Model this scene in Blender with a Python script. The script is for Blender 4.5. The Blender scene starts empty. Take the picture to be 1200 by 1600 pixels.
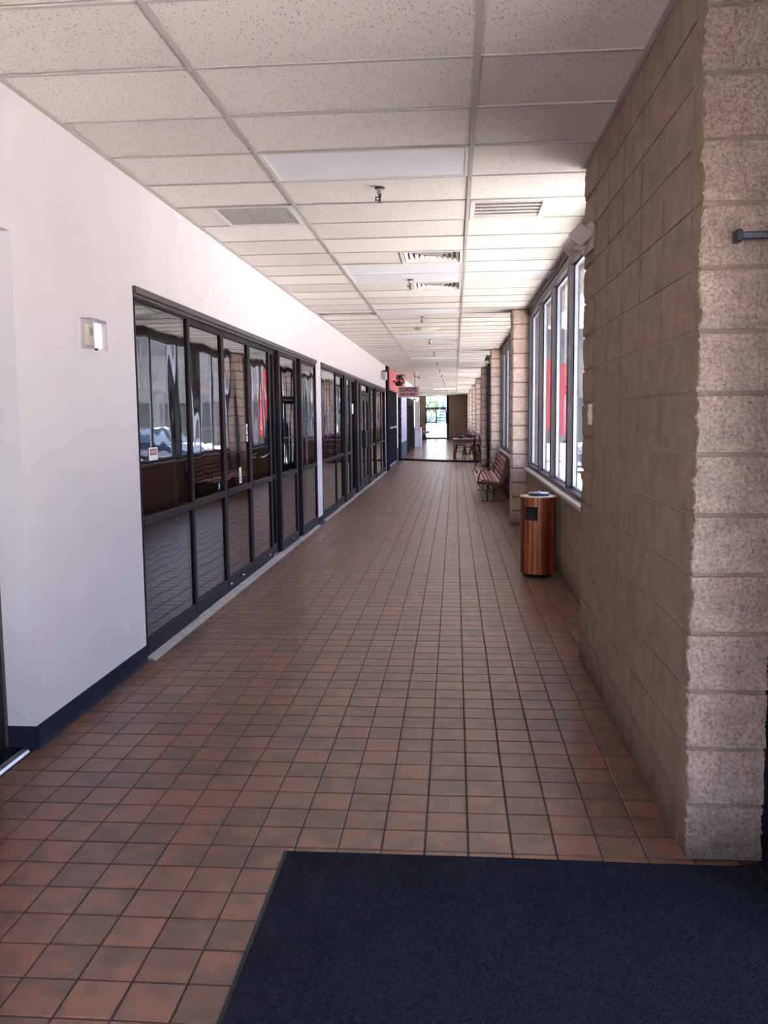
import bpy, math, random
import numpy as np
from mathutils import Vector, Matrix, noise

SC = bpy.context.scene
COL = SC.collection
PI = math.pi
rnd = random.Random(7)

# ------------------------------------------------------------------ camera
CF, CP, CY, CR, CH = 1369.6, 0.1072, 0.0811, -0.0103, 1.5584
camd = bpy.data.cameras.new('camera')
cam = bpy.data.objects.new('camera', camd)
COL.objects.link(cam)
camd.sensor_fit = 'VERTICAL'
camd.sensor_height = 24.0
camd.lens = 24.0 * CF / 1600.0
camd.clip_start = 0.05
camd.clip_end = 600
Fv = Vector((-math.sin(CY)*math.cos(CP), math.cos(CY)*math.cos(CP), -math.sin(CP)))
Rv = Vector((math.cos(CY), math.sin(CY), 0))
Uv = Rv.cross(Fv)
R2 = Rv*math.cos(CR) + Uv*math.sin(CR)
U2 = -Rv*math.sin(CR) + Uv*math.cos(CR)
cam.matrix_world = Matrix(((R2.x, U2.x, -Fv.x, 0), (R2.y, U2.y, -Fv.y, 0), (R2.z, U2.z, -Fv.z, CH), (0, 0, 0, 1)))
SC.camera = cam

# ------------------------------------------------------------------ world, sun, exposure
SC.view_settings.view_transform = 'Standard'
SC.view_settings.look = 'None'
SC.view_settings.gamma = 1
SC.view_settings.use_curve_mapping = False
SC.view_settings.exposure = 3.05
w = bpy.data.worlds.new('world')
SC.world = w
w.use_nodes = True
nt = w.node_tree
nt.nodes.clear()
o_ = nt.nodes.new('ShaderNodeOutputWorld')
bg = nt.nodes.new('ShaderNodeBackground')
tc = nt.nodes.new('ShaderNodeTexCoord')
sp = nt.nodes.new('ShaderNodeSeparateXYZ')
rp = nt.nodes.new('ShaderNodeValToRGB')
rp.color_ramp.elements[0].position = 0.0
rp.color_ramp.elements[0].color = (.72, .77, .95, 1)
rp.color_ramp.elements[1].position = 0.7
rp.color_ramp.elements[1].color = (.34, .48, .80, 1)
nt.links.new(tc.outputs['Generated'], sp.inputs[0])
nt.links.new(sp.outputs[2], rp.inputs[0])
nt.links.new(rp.outputs[0], bg.inputs[0])
nt.links.new(bg.outputs[0], o_.inputs[0])
bg.inputs[1].default_value = 0.9
sund = bpy.data.lights.new('sun', 'SUN')
sund.energy = 11.0
sund.angle = 0.009
sund.color = (1.0, .93, .84)
sun = bpy.data.objects.new('sun', sund)
COL.objects.link(sun)
sun.rotation_euler = Vector((-.20, -.12, 1.0)).to_track_quat('Z', 'Y').to_euler()
SC.cycles.max_bounces = 10
SC.cycles.diffuse_bounces = 6
SC.cycles.glossy_bounces = 5
SC.cycles.transparent_max_bounces = 24
SC.cycles.sample_clamp_indirect = 8
SC.cycles.caustics_reflective = False
SC.cycles.caustics_refractive = False


# ------------------------------------------------------------------ materials
def nodes(m):
    m.use_nodes = True
    t = m.node_tree
    return t, t.nodes['Principled BSDF']


def N(t, kind, **kw):
    n = t.nodes.new(kind)
    for k, v in kw.items():
        if k in n.inputs:
            n.inputs[k].default_value = v
        else:
            setattr(n, k, v)
    return n


def mat(name, col, rough=.6, metal=0, bump=0, scale=20, var=0.0, spec=.5, stretch=None, detail=4, fine=0):
    m = bpy.data.materials.new(name)
    t, b = nodes(m)
    L = t.links.new
    b.inputs['Base Color'].default_value = (*col, 1)
    b.inputs['Roughness'].default_value = rough
    b.inputs['Metallic'].default_value = metal
    b.inputs['Specular IOR Level'].default_value = spec
    if var or bump:
        g = N(t, 'ShaderNodeNewGeometry')
        mp = N(t, 'ShaderNodeMapping')
        L(g.outputs['Position'], mp.inputs[0])
        if stretch:
            mp.inputs['Scale'].default_value = stretch
        n = N(t, 'ShaderNodeTexNoise', Scale=scale, Detail=detail)
        L(mp.outputs[0], n.inputs['Vector'])
        if var:
            mx = N(t, 'ShaderNodeMix', data_type='RGBA')
            mx.inputs[6].default_value = (*[c*(1-var) for c in col], 1)
            mx.inputs[7].default_value = (*[min(1, c*(1+var)) for c in col], 1)
            mr = N(t, 'ShaderNodeMapRange')
            mr.inputs['From Min'].default_value = .3
            mr.inputs['From Max'].default_value = .7
            L(n.outputs[0], mr.inputs[0])
            L(mr.outputs[0], mx.inputs[0])
            L(mx.outputs[2], b.inputs['Base Color'])
        if bump:
            bp = N(t, 'ShaderNodeBump', Strength=1.0, Distance=bump)
            L(n.outputs[0], bp.inputs['Height'])
            L(bp.outputs[0], b.inputs['Normal'])
    return m


def glass_mat(name, tint, trans, wob=0.0, f0=.05, rough=0.0):
    """one-layer pane: transparent body plus a mirror reflection that grows towards grazing angles"""
    m = bpy.data.materials.new(name)
    m.use_nodes = True
    t = m.node_tree
    t.nodes.clear()
    L = t.links.new
    out = N(t, 'ShaderNodeOutputMaterial')
    mix = N(t, 'ShaderNodeMixShader')
    tr = N(t, 'ShaderNodeBsdfTransparent')
    tr.inputs[0].default_value = (*[c*trans for c in tint], 1)
    gl = N(t, 'ShaderNodeBsdfGlossy')
    gl.inputs['Color'].default_value = (.93, .93, .95, 1)
    gl.inputs['Roughness'].default_value = rough
    lw = N(t, 'ShaderNodeLayerWeight', Blend=.5)
    p = N(t, 'ShaderNodeMath', operation='POWER')
    p.inputs[1].default_value = 4.5
    L(lw.outputs['Facing'], p.inputs[0])
    mr = N(t, 'ShaderNodeMapRange')
    mr.inputs['To Min'].default_value = f0
    mr.inputs['To Max'].default_value = 1
    L(p.outputs[0], mr.inputs[0])
    L(mr.outputs[0], mix.inputs[0])
    L(tr.outputs[0], mix.inputs[1])
    L(gl.outputs[0], mix.inputs[2])
    if wob:
        g = N(t, 'ShaderNodeNewGeometry')
        mp = N(t, 'ShaderNodeMapping')
        mp.inputs['Scale'].default_value = (1, 1.6, .6)
        L(g.outputs['Position'], mp.inputs[0])
        n = N(t, 'ShaderNodeTexNoise', Scale=1.3, Detail=1)
        L(mp.outputs[0], n.inputs['Vector'])
        bp = N(t, 'ShaderNodeBump', Strength=1.0, Distance=wob)
        L(n.outputs[0], bp.inputs['Height'])
        L(bp.outputs[0], gl.inputs['Normal'])
    L(mix.outputs[0], out.inputs[0])
    return m


TP, TX, TY = .1578, .0465, 3.176 - .1578*40    # floor tile pitch and grid origin


def tile_material(name, grout):
    m = bpy.data.materials.new(name)
    t, b = nodes(m)
    L = t.links.new
    g = N(t, 'ShaderNodeNewGeometry')
    mp = N(t, 'ShaderNodeMapping')
    mp.inputs['Location'].default_value = (-TX/TP, -TY/TP, 0)
    mp.inputs['Scale'].default_value = (1/TP, 1/TP, 0)
    L(g.outputs['Position'], mp.inputs[0])
    fl = N(t, 'ShaderNodeVectorMath', operation='FLOOR')
    L(mp.outputs[0], fl.inputs[0])
    wn = N(t, 'ShaderNodeTexWhiteNoise', noise_dimensions='3D')
    L(fl.outputs[0], wn.inputs['Vector'])
    # flashed clay: every tile has its own cloud of darker brown
    add = N(t, 'ShaderNodeVectorMath', operation='MULTIPLY_ADD')
    L(fl.outputs[0], add.inputs[0])
    add.inputs[1].default_value = (3.7, 5.3, 0)
    L(mp.outputs[0], add.inputs[2])
    n = N(t, 'ShaderNodeTexNoise', Scale=1.3, Detail=2)
    L(add.outputs[0], n.inputs['Vector'])
    r1 = N(t, 'ShaderNodeValToRGB')
    e = r1.color_ramp.elements
    e[0].position = .36
    e[0].color = (.125, .070, .047, 1)
    e[1].position = .64
    e[1].color = (.235, .098, .058, 1)
    e2 = r1.color_ramp.elements.new(.5)
    e2.color = (.172, .086, .057, 1)
    mulv = N(t, 'ShaderNodeMath', operation='MULTIPLY_ADD')
    L(wn.outputs[0], mulv.inputs[0])
    mulv.inputs[1].default_value = .22
    sub = N(t, 'ShaderNodeMath', operation='SUBTRACT')
    L(n.outputs[0], sub.inputs[0])
    sub.inputs[1].default_value = .11
    L(sub.outputs[0], mulv.inputs[2])
    L(mulv.outputs[0], r1.inputs[0])
    # broad traffic wear
    wv = N(t, 'ShaderNodeTexNoise', Scale=.5, Detail=3)
    L(g.outputs['Position'], wv.inputs['Vector'])
    hs = N(t, 'ShaderNodeHueSaturation')
    mr = N(t, 'ShaderNodeMapRange')
    mr.inputs['To Min'].default_value = .78
    mr.inputs['To Max'].default_value = 1.22
    L(wv.outputs[0], mr.inputs[0])
    L(mr.outputs[0], hs.inputs['Value'])
    hs.inputs['Saturation'].default_value = .95
    L(r1.outputs[0], hs.inputs['Color'])
    col = hs.outputs[0]
    if grout:
        fr = N(t, 'ShaderNodeVectorMath', operation='FRACTION')
        L(mp.outputs[0], fr.inputs[0])
        sx = N(t, 'ShaderNodeSeparateXYZ')
        L(fr.outputs[0], sx.inputs[0])
        lo = N(t, 'ShaderNodeMath', operation='MINIMUM')
        L(sx.outputs[0], lo.inputs[0])
        L(sx.outputs[1], lo.inputs[1])
        gt = N(t, 'ShaderNodeMath', operation='LESS_THAN')
        L(lo.outputs[0], gt.inputs[0])
        gt.inputs[1].default_value = .06
        mx = N(t, 'ShaderNodeMix', data_type='RGBA')
        L(gt.outputs[0], mx.inputs[0])
        L(col, mx.inputs[6])
        mx.inputs[7].default_value = (.05, .035, .03, 1)
        col = mx.outputs[2]
    L(col, b.inputs['Base Color'])
    rn = N(t, 'ShaderNodeMapRange')
    rn.inputs['To Min'].default_value = .285
    rn.inputs['To Max'].default_value = .37
    n3 = N(t, 'ShaderNodeTexNoise', Scale=3.0, Detail=5)
    L(g.outputs['Position'], n3.inputs['Vector'])
    if grout:
        rn.inputs['To Min'].default_value = .19
        rn.inputs['To Max'].default_value = .255
    L(n3.outputs[0], rn.inputs[0])
    L(rn.outputs[0], b.inputs['Roughness'])
    b.inputs['Specular IOR Level'].default_value = .5
    n4 = N(t, 'ShaderNodeTexNoise', Scale=90.0, Detail=3)
    L(g.outputs['Position'], n4.inputs['Vector'])
    bp = N(t, 'ShaderNodeBump', Strength=.5, Distance=.0008)
    L(n4.outputs[0], bp.inputs['Height'])
    L(bp.outputs[0], b.inputs['Normal'])
    return m


def block_material(name, c0, c1, c2, b1=.004, base_darken=True):
    m = bpy.data.materials.new(name)
    t, b = nodes(m)
    L = t.links.new
    g = N(t, 'ShaderNodeNewGeometry')
    n1 = N(t, 'ShaderNodeTexNoise', Scale=85.0, Detail=8, Roughness=.85)
    n2 = N(t, 'ShaderNodeTexNoise', Scale=9.0, Detail=4)
    v = N(t, 'ShaderNodeTexNoise', Scale=260.0, Detail=3)
    for q in (n1, n2, v):
        L(g.outputs['Position'], q.inputs['Vector'])
    r = N(t, 'ShaderNodeValToRGB')
    e = r.color_ramp.elements
    e[0].position = .37
    e[0].color = (*c0, 1)
    e[1].position = .64
    e[1].color = (*c2, 1)
    k = e.new(.5)
    k.color = (*c1, 1)
    L(n1.outputs[0], r.inputs[0])
    hs = N(t, 'ShaderNodeHueSaturation')
    mr = N(t, 'ShaderNodeMapRange')
    mr.inputs['From Min'].default_value = .3
    mr.inputs['From Max'].default_value = .7
    mr.inputs['To Min'].default_value = .82
    mr.inputs['To Max'].default_value = 1.12
    L(n2.outputs[0], mr.inputs[0])
    # uneven darkening towards the floor on the lowest course
    sz = N(t, 'ShaderNodeSeparateXYZ')
    L(g.outputs['Position'], sz.inputs[0])
    ad = N(t, 'ShaderNodeMath', operation='MULTIPLY_ADD')
    L(n2.outputs[0], ad.inputs[0])
    ad.inputs[1].default_value = -.35
    L(sz.outputs[2], ad.inputs[2])
    d = N(t, 'ShaderNodeMapRange')
    d.inputs['From Min'].default_value = -.16
    d.inputs['From Max'].default_value = .06
    d.inputs['To Min'].default_value = .38
    d.inputs['To Max'].default_value = 1.0
    L(ad.outputs[0], d.inputs[0])
    mu = N(t, 'ShaderNodeMath', operation='MULTIPLY')
    L(mr.outputs[0], mu.inputs[0])
    L(d.outputs[0], mu.inputs[1])
    L(mu.outputs[0], hs.inputs['Value'])
    L(r.outputs[0], hs.inputs['Color'])
    L(hs.outputs[0], b.inputs['Base Color'])
    b.inputs['Roughness'].default_value = .85
    b.inputs['Specular IOR Level'].default_value = .25
    h = N(t, 'ShaderNodeMath', operation='ADD')
    L(n1.outputs[0], h.inputs[0])
    L(v.outputs[0], h.inputs[1])
    bp = N(t, 'ShaderNodeBump', Strength=1.0, Distance=b1)
    L(h.outputs[0], bp.inputs['Height'])
    L(bp.outputs[0], b.inputs['Normal'])
    return m


def panel_material(name, col, pits=True):
    """mineral-fibre ceiling board: worm-track pits"""
    m = bpy.data.materials.new(name)
    t, b = nodes(m)
    L = t.links.new
    g = N(t, 'ShaderNodeNewGeometry')
    oi = N(t, 'ShaderNodeObjectInfo')
    v = N(t, 'ShaderNodeTexVoronoi', Scale=80.0)
    n = N(t, 'ShaderNodeTexNoise', Scale=35.0, Detail=2)
    wv = N(t, 'ShaderNodeVectorMath', operation='MULTIPLY_ADD')
    L(n.outputs['Color'], wv.inputs[0])
    wv.inputs[1].default_value = (.018, .018, .018)
    L(g.outputs['Position'], wv.inputs[2])
    mp = N(t, 'ShaderNodeMapping')
    mp.inputs['Scale'].default_value = (1, .55, 1)
    L(wv.outputs[0], mp.inputs[0])
    L(mp.outputs[0], v.inputs['Vector'])
    lt = N(t, 'ShaderNodeMapRange')
    lt.inputs['From Min'].default_value = .15
    lt.inputs['From Max'].default_value = .30
    L(v.outputs['Distance'], lt.inputs[0])
    sel = N(t, 'ShaderNodeSeparateColor')
    L(v.outputs['Color'], sel.inputs[0])
    gt = N(t, 'ShaderNodeMath', operation='GREATER_THAN')
    L(sel.outputs[0], gt.inputs[0])
    gt.inputs[1].default_value = .72
    mxx = N(t, 'ShaderNodeMath', operation='MAXIMUM')
    L(lt.outputs[0], mxx.inputs[0])
    L(gt.outputs[0], mxx.inputs[1])
    mx = N(t, 'ShaderNodeMix', data_type='RGBA')
    L(mxx.outputs[0], mx.inputs[0])
    mx.inputs[6].default_value = (*[c*.50 for c in col], 1)
    mx.inputs[7].default_value = (*col, 1)
    hs = N(t, 'ShaderNodeHueSaturation')
    mr = N(t, 'ShaderNodeMapRange')
    mr.inputs['To Min'].default_value = .90
    mr.inputs['To Max'].default_value = 1.06
    L(oi.outputs['Random'], mr.inputs[0])
    L(mr.outputs[0], hs.inputs['Value'])
    L(mx.outputs[2], hs.inputs['Color'])
    L(hs.outputs[0], b.inputs['Base Color'])
    b.inputs['Roughness'].default_value = .9
    b.inputs['Specular IOR Level'].default_value = .2
    bp = N(t, 'ShaderNodeBump', Strength=.8, Distance=.002)
    L(mxx.outputs[0], bp.inputs['Height'])
    L(bp.outputs[0], b.inputs['Normal'])
    return m


def emit(name, col, s):
    m = bpy.data.materials.new(name)
    t, b = nodes(m)
    b.inputs['Base Color'].default_value = (*col, 1)
    b.inputs['Emission Color'].default_value = (*col, 1)
    b.inputs['Emission Strength'].default_value = s
    return m


M = {}
M['tile'] = tile_material('quarry_tile', False)
M['tile_far'] = tile_material('quarry_tile_far', True)
M['grout'] = mat('grout', (.068, .048, .044), .9, var=.3, scale=30)
M['wall'] = mat('painted_wall', (.735, .68, .71), .55, var=.025, scale=3, bump=.0006)
M['trimwhite'] = mat('white_trim', (.80, .78, .80), .5)
M['base'] = mat('rubber_baseboard', (.018, .020, .034), .7, spec=.12, var=.2, scale=6)
M['block'] = block_material('split_face_block_lit', (.32, .205, .15), (.77, .57, .475), (.98, .83, .74), b1=.010)  # block colour brightened to stand for the light on the front faces
M['block_shaded'] = block_material('plain_face_block_shaded', (.185, .125, .088), (.285, .205, .152), (.385, .29, .225), b1=.0015)  # same block with shade put into its colour, for faces away from the light
M['block_end'] = block_material('end_wall_block', (.40, .29, .235), (.60, .455, .38), (.70, .55, .47), b1=.0015)
M['mortar'] = mat('mortar', (.27, .20, .155), .9, bump=.002, scale=60, var=.15)
M['panel'] = panel_material('acoustic_panel', (.76, .70, .655))
M['lens'] = mat('acrylic_lens', (.84, .82, .87), .35, var=.01, scale=2)
M['litlens'] = emit('lit_lens', (1, .97, .92), 1.6)
M['grid'] = mat('ceiling_grid', (.46, .425, .40), .5)
M['vent'] = mat('vent_enamel', (.74, .70, .67), .45)
M['dark'] = mat('dark_void', (.02, .018, .018), .9)
M['bronze'] = mat('bronze_aluminium', (.026, .021, .023), .6, spec=.12, metal=0, var=.1, scale=5)
M['bronze2'] = mat('grey_bronze_aluminium', (.080, .066, .070), .48, spec=.3, metal=.1, var=.1, scale=5)
M['alu'] = mat('mill_aluminium', (.42, .42, .46), .35, metal=.8, var=.15, scale=8)
M['chrome'] = mat('chrome', (.7, .7, .72), .15, metal=1)
M['shopglass'] = glass_mat('shop_glass', (.80, .86, .90), .66, wob=.0045, f0=.10)
M['winglass'] = glass_mat('window_glass', (.95, .98, 1.0), .96, f0=.05)
M['acrylic'] = glass_mat('clear_acrylic', (.98, .96, .98), .95, f0=.04, rough=.02)
M['black'] = mat('black_plastic', (.015, .015, .018), .4)
M['blackpaint'] = mat('black_painted_panel', (.014, .015, .024), .9, spec=.02, var=.2, scale=4)
M['red'] = mat('red_wall', (.68, .13, .13), .6, var=.05, scale=3)
M['mat'] = None
M['wood_red'] = mat('cedar_red', (.17, .032, .016), .35, var=.35, scale=5, stretch=(6, 6, .7), bump=.0005)
M['wood_mid'] = mat('cedar_mid', (.33, .085, .033), .35, var=.30, scale=5, stretch=(6, 6, .7), bump=.0005)
M['wood_lt'] = mat('cedar_light', (.48, .155, .06), .35, var=.28, scale=5, stretch=(6, 6, .7), bump=.0005)
M['bench'] = mat('bench_slat_wood', (.36, .14, .085), .38, var=.22, scale=6, stretch=(6, .7, 6))
M['benchend'] = mat('bench_end_wood', (.075, .022, .018), .4, var=.2, scale=8)
M['iron'] = mat('painted_iron', (.085, .065, .06), .35, metal=.6)
M['beige'] = mat('beige_plastic', (.52, .455, .43), .45, var=.05, scale=6)
M['ivory'] = mat('ivory_plastic', (.76, .70, .56), .45)
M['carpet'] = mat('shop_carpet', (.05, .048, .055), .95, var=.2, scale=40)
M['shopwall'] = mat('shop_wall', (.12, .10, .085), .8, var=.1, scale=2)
M['maroon'] = mat('maroon_laminate', (.16, .025, .03), .4, var=.15, scale=3)
M['tan'] = mat('tan_laminate', (.34, .27, .20), .5)
M['asphalt'] = mat('asphalt', (.35, .335, .325), .9, var=.14, scale=.6)
M['concrete'] = mat('concrete_walk', (.64, .60, .55), .85, var=.08, scale=1.5)
M['walk'] = mat('pavement_walk', (.42, .39, .36), .85, var=.08, scale=1.5)
M['grass'] = mat('grass_field', (.17, .24, .08), .9, var=.3, scale=.5)
M['facade'] = mat('facade_tan', (.16, .15, .15), .85, var=.08, scale=1.2)
M['facade2'] = mat('facade_dark', (.055, .055, .06), .5)
M['leaf'] = mat('broadleaf', (.065, .095, .055), .8, var=.3, scale=2.2)
M['spruce'] = mat('spruce', (.028, .058, .066), .85, var=.3, scale=2)
M['bark'] = mat('bark', (.12, .08, .055), .9, var=.3, scale=8)
M['plant'] = mat('dark_plant', (.012, .028, .016), .6, var=.5, scale=30)
M['flagred'] = mat('flag_red', (.75, .025, .04), .7)
M['flagwhite'] = mat('flag_white', (.85, .85, .88), .7)
M['signwhite'] = mat('sign_face', (.80, .62, .68), .5)
M['signred'] = mat('sign_red', (.33, .015, .05), .5)
M['signblack'] = mat('sign_black', (.02, .008, .012), .5)
M['paper'] = mat('paper', (.85, .84, .86), .6)
M['blue'] = mat('sticker_blue', (.03, .10, .42), .5)
M['yellow'] = mat('sticker_cream', (.80, .72, .45), .5)
M['tyre'] = mat('tyre', (.02, .02, .022), .7)
M['darkwood'] = mat('dark_chair_wood', (.022, .014, .013), .35)
M['tablewood'] = mat('table_wood', (.20, .095, .06), .35, var=.2, scale=5, stretch=(.7, 6, 6))
M['greydoor'] = mat('grey_door_paint', (.11, .105, .125), .45)
M['lavender'] = mat('pale_lavender_panel', (.62, .62, .82), .5, var=.03, scale=3)
M['slateblock'] = mat('painted_slate_block', (.055, .065, .095), .6, bump=.003, scale=25, var=.15)
M['redtoy'] = mat('red_plastic', (.72, .07, .035), .4)
M['cream'] = mat('cream_plastic', (.80, .62, .42), .4)
M['redbrown'] = mat('red_brown_leather', (.11, .03, .025), .5, var=.3, scale=12)


def mat_pile():
    m = bpy.data.materials.new('mat_pile')
    t, b = nodes(m)
    L = t.links.new
    g = N(t, 'ShaderNodeNewGeometry')
    n1 = N(t, 'ShaderNodeTexNoise', Scale=160.0, Detail=3, Roughness=.7)
    n2 = N(t, 'ShaderNodeTexNoise', Scale=3.0, Detail=3)
    L(g.outputs['Position'], n1.inputs['Vector'])
    L(g.outputs['Position'], n2.inputs['Vector'])
    r = N(t, 'ShaderNodeValToRGB')
    e = r.color_ramp.elements
    e[0].position = .38
    e[0].color = (.006, .006, .010, 1)
    e[1].position = .66
    e[1].color = (.029, .029, .042, 1)
    L(n1.outputs[0], r.inputs[0])
    hs = N(t, 'ShaderNodeHueSaturation')
    mr = N(t, 'ShaderNodeMapRange')
    mr.inputs['To Min'].default_value = .75
    mr.inputs['To Max'].default_value = 1.25
    L(n2.outputs[0], mr.inputs[0])
    L(mr.outputs[0], hs.inputs['Value'])
    L(r.outputs[0], hs.inputs['Color'])
    L(hs.outputs[0], b.inputs['Base Color'])
    b.inputs['Roughness'].default_value = .95
    b.inputs['Specular IOR Level'].default_value = .1
    bp = N(t, 'ShaderNodeBump', Strength=1.0, Distance=.006)
    L(n1.outputs[0], bp.inputs['Height'])
    L(bp.outputs[0], b.inputs['Normal'])
    return m


M['mat'] = mat_pile()


# ------------------------------------------------------------------ mesh helpers
class MB:
    def __init__(s):
        s.v, s.f, s.sm = [], [], []

    def add(s, vs, fs, smooth=False):
        o = len(s.v)
        s.v += [tuple(v) for v in vs]
        s.f += [tuple(i+o for i in f) for f in fs]
        s.sm += [smooth]*len(fs)
        return s

    def box(s, x0, x1, y0, y1, z0, z1):
        return s.add([(x0, y0, z0), (x1, y0, z0), (x1, y1, z0), (x0, y1, z0), (x0, y0, z1), (x1, y0, z1), (x1, y1, z1), (x0, y1, z1)],
                     [(0, 3, 2, 1), (4, 5, 6, 7), (0, 1, 5, 4), (1, 2, 6, 5), (2, 3, 7, 6), (3, 0, 4, 7)])

    def cbox(s, x0, x1, y0, y1, z0, z1, c=.004):
        """box with chamfered edges"""
        c = min(c, (x1-x0)*.45, (y1-y0)*.45, (z1-z0)*.45)
        X, Y, Z = (x0, x1), (y0, y1), (z0, z1)
        vs, idx = [], {}
        for i in (0, 1):
            for j in (0, 1):
                for k in (0, 1):
                    px, py, pz = X[i], Y[j], Z[k]
                    dx, dy, dz = c*(1-2*i), c*(1-2*j), c*(1-2*k)
                    for a, p in enumerate(((px, py+dy, pz+dz), (px+dx, py, pz+dz), (px+dx, py+dy, pz))):
                        idx[i, j, k, a] = len(vs)
                        vs.append(p)
        g = lambda i, j, k, a: idx[i, j, k, a]
        fs = []
        for i in (0, 1):
            q = [g(i, 0, 0, 0), g(i, 1, 0, 0), g(i, 1, 1, 0), g(i, 0, 1, 0)]
            fs.append(q if i else q[::-1])
        for j in (0, 1):
            q = [g(0, j, 0, 1), g(0, j, 1, 1), g(1, j, 1, 1), g(1, j, 0, 1)]
            fs.append(q if j else q[::-1])
        for k in (0, 1):
            q = [g(0, 0, k, 2), g(1, 0, k, 2), g(1, 1, k, 2), g(0, 1, k, 2)]
            fs.append(q if k else q[::-1])
        for j in (0, 1):
            for k in (0, 1):
                fs.append([g(0, j, k, 1), g(1, j, k, 1), g(1, j, k, 2), g(0, j, k, 2)])
        for i in (0, 1):
            for k in (0, 1):
                fs.append([g(i, 0, k, 0), g(i, 1, k, 0), g(i, 1, k, 2), g(i, 0, k, 2)])
        for i in (0, 1):
            for j in (0, 1):
                fs.append([g(i, j, 0, 0), g(i, j, 1, 0), g(i, j, 1, 1), g(i, j, 0, 1)])
        for i in (0, 1):
            for j in (0, 1):
                for k in (0, 1):
                    fs.append([g(i, j, k, 0), g(i, j, k, 1), g(i, j, k, 2)])
        return s.add(vs, fs)

    def tube(s, pts, r, n=8, caps=True):
        pts = [Vector(p) for p in pts]
        vs = []
        for i, p in enumerate(pts):
            a = pts[max(0, i-1)]
            b = pts[min(len(pts)-1, i+1)]
            d = (b-a).normalized()
            u = d.cross(Vector((0, 0, 1)))
            if u.length < .05:
                u = d.cross(Vector((0, 1, 0)))
            u.normalize()
            v = d.cross(u)
            rr = r[i] if isinstance(r, (list, tuple)) else r
            vs += [p + u*rr*math.cos(2*PI*k/n) + v*rr*math.sin(2*PI*k/n) for k in range(n)]
        fs = []
        for i in range(len(pts)-1):
            for k in range(n):
                fs.append((i*n+k, i*n+(k+1) % n, (i+1)*n+(k+1) % n, (i+1)*n+k))
        s.add(vs, fs, True)
        if caps:
            o = len(s.v)-len(vs)
            s.f += [tuple(o+k for k in range(n))[::-1], tuple(o+(len(pts)-1)*n+k for k in range(n))]
            s.sm += [False, False]
        return s

    def lathe(s, prof, cx, cy, n=24, smooth=True):
        vs = []
        for r, z in prof:
            vs += [(cx+r*math.cos(2*PI*k/n), cy+r*math.sin(2*PI*k/n), z) for k in range(n)]
        fs = []
        for i in range(len(prof)-1):
            for k in range(n):
                fs.append((i*n+k, i*n+(k+1) % n, (i+1)*n+(k+1) % n, (i+1)*n+k))
        s.add(vs, fs, smooth)
        return s

    def prism(s, poly, a0, a1, axis='y'):
        """poly: list of 2-D points extruded along axis"""
        def P(p, a):
            return {'y': (p[0], a, p[1]), 'x': (a, p[0], p[1]), 'z': (p[0], p[1], a)}[axis]
        n = len(poly)
        vs = [P(p, a0) for p in poly]+[P(p, a1) for p in poly]
        fs = [tuple(range(n)), tuple(range(n, 2*n))[::-1]]+[(i, (i+1) % n, n+(i+1) % n, n+i) for i in range(n)]
        return s.add(vs, fs)

    def ico(s, c, r, sub=1, jit=.0, sc=(1, 1, 1), smooth=False):
        import bmesh
        b = bmesh.new()
        bmesh.ops.create_icosphere(b, subdivisions=sub, radius=1)
        vs = []
        for v in b.verts:
            k = 1+(jit*noise.noise(v.co*2.3+Vector(c)*1.7) if jit else 0)
            vs.append((c[0]+v.co.x*r*k*sc[0], c[1]+v.co.y*r*k*sc[1], c[2]+v.co.z*r*k*sc[2]))
        b.verts.ensure_lookup_table()
        fs = [tuple(v.index for v in f.verts) for f in b.faces]
        b.free()
        return s.add(vs, fs, smooth)

    def mesh(s, name, m):
        me = bpy.data.meshes.new(name)
        me.from_pydata(s.v, [], s.f)
        me.polygons.foreach_set('use_smooth', s.sm)
        if m:
            me.materials.append(m)
        me.update()
        return me

    def build(s, name, m, parent=None, kind=None, fix=True):
        me = s.mesh(name, m)
        if fix:
            import bmesh
            b = bmesh.new()
            b.from_mesh(me)
            bmesh.ops.recalc_face_normals(b, faces=b.faces)
            b.to_mesh(me)
            b.free()
        return put(name, me, parent, kind)


def put(name, me, parent=None, kind=None):
    o = bpy.data.objects.new(name, me)
    COL.objects.link(o)
    if parent:
        o.parent = parent
        o.matrix_parent_inverse = parent_inv(parent)
    if kind:
        o['kind'] = kind
    return o


def parent_inv(p):
    mw = Matrix.Identity(4)
    q = p
    chain = []
    while q:
        chain.append(q)
        q = q.parent
    for q in chain[::-1]:
        mw = mw @ q.matrix_parent_inverse @ q.matrix_basis
    return mw.inverted()


def thing(name, label, cat, loc, group=None):
    o = bpy.data.objects.new(name, None)
    COL.objects.link(o)
    o.location = loc
    o.empty_display_size = .1
    return tag(o, label, cat, group)


def tag(o, label, cat, group=None):
    o['label'] = label
    o['category'] = cat
    if group:
        o['group'] = group
    return o


def struct(name, mb, m, parent=None):
    return mb.build(name, m, parent, 'structure')


def dup(root, dx=0, dy=0, dz=0, label=None, rz=None):
    r = root.copy()
    COL.objects.link(r)
    r.location = root.location + Vector((dx, dy, dz))
    if rz is not None:
        r.rotation_euler.z = rz
    if label:
        r['label'] = label
    for ch in root.children:
        c = ch.copy()
        COL.objects.link(c)
        c.parent = r
        c.matrix_parent_inverse = ch.matrix_parent_inverse.copy()
        for g in ch.children:
            d = g.copy()
            COL.objects.link(d)
            d.parent = c
            d.matrix_parent_inverse = g.matrix_parent_inverse.copy()
    return r


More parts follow.
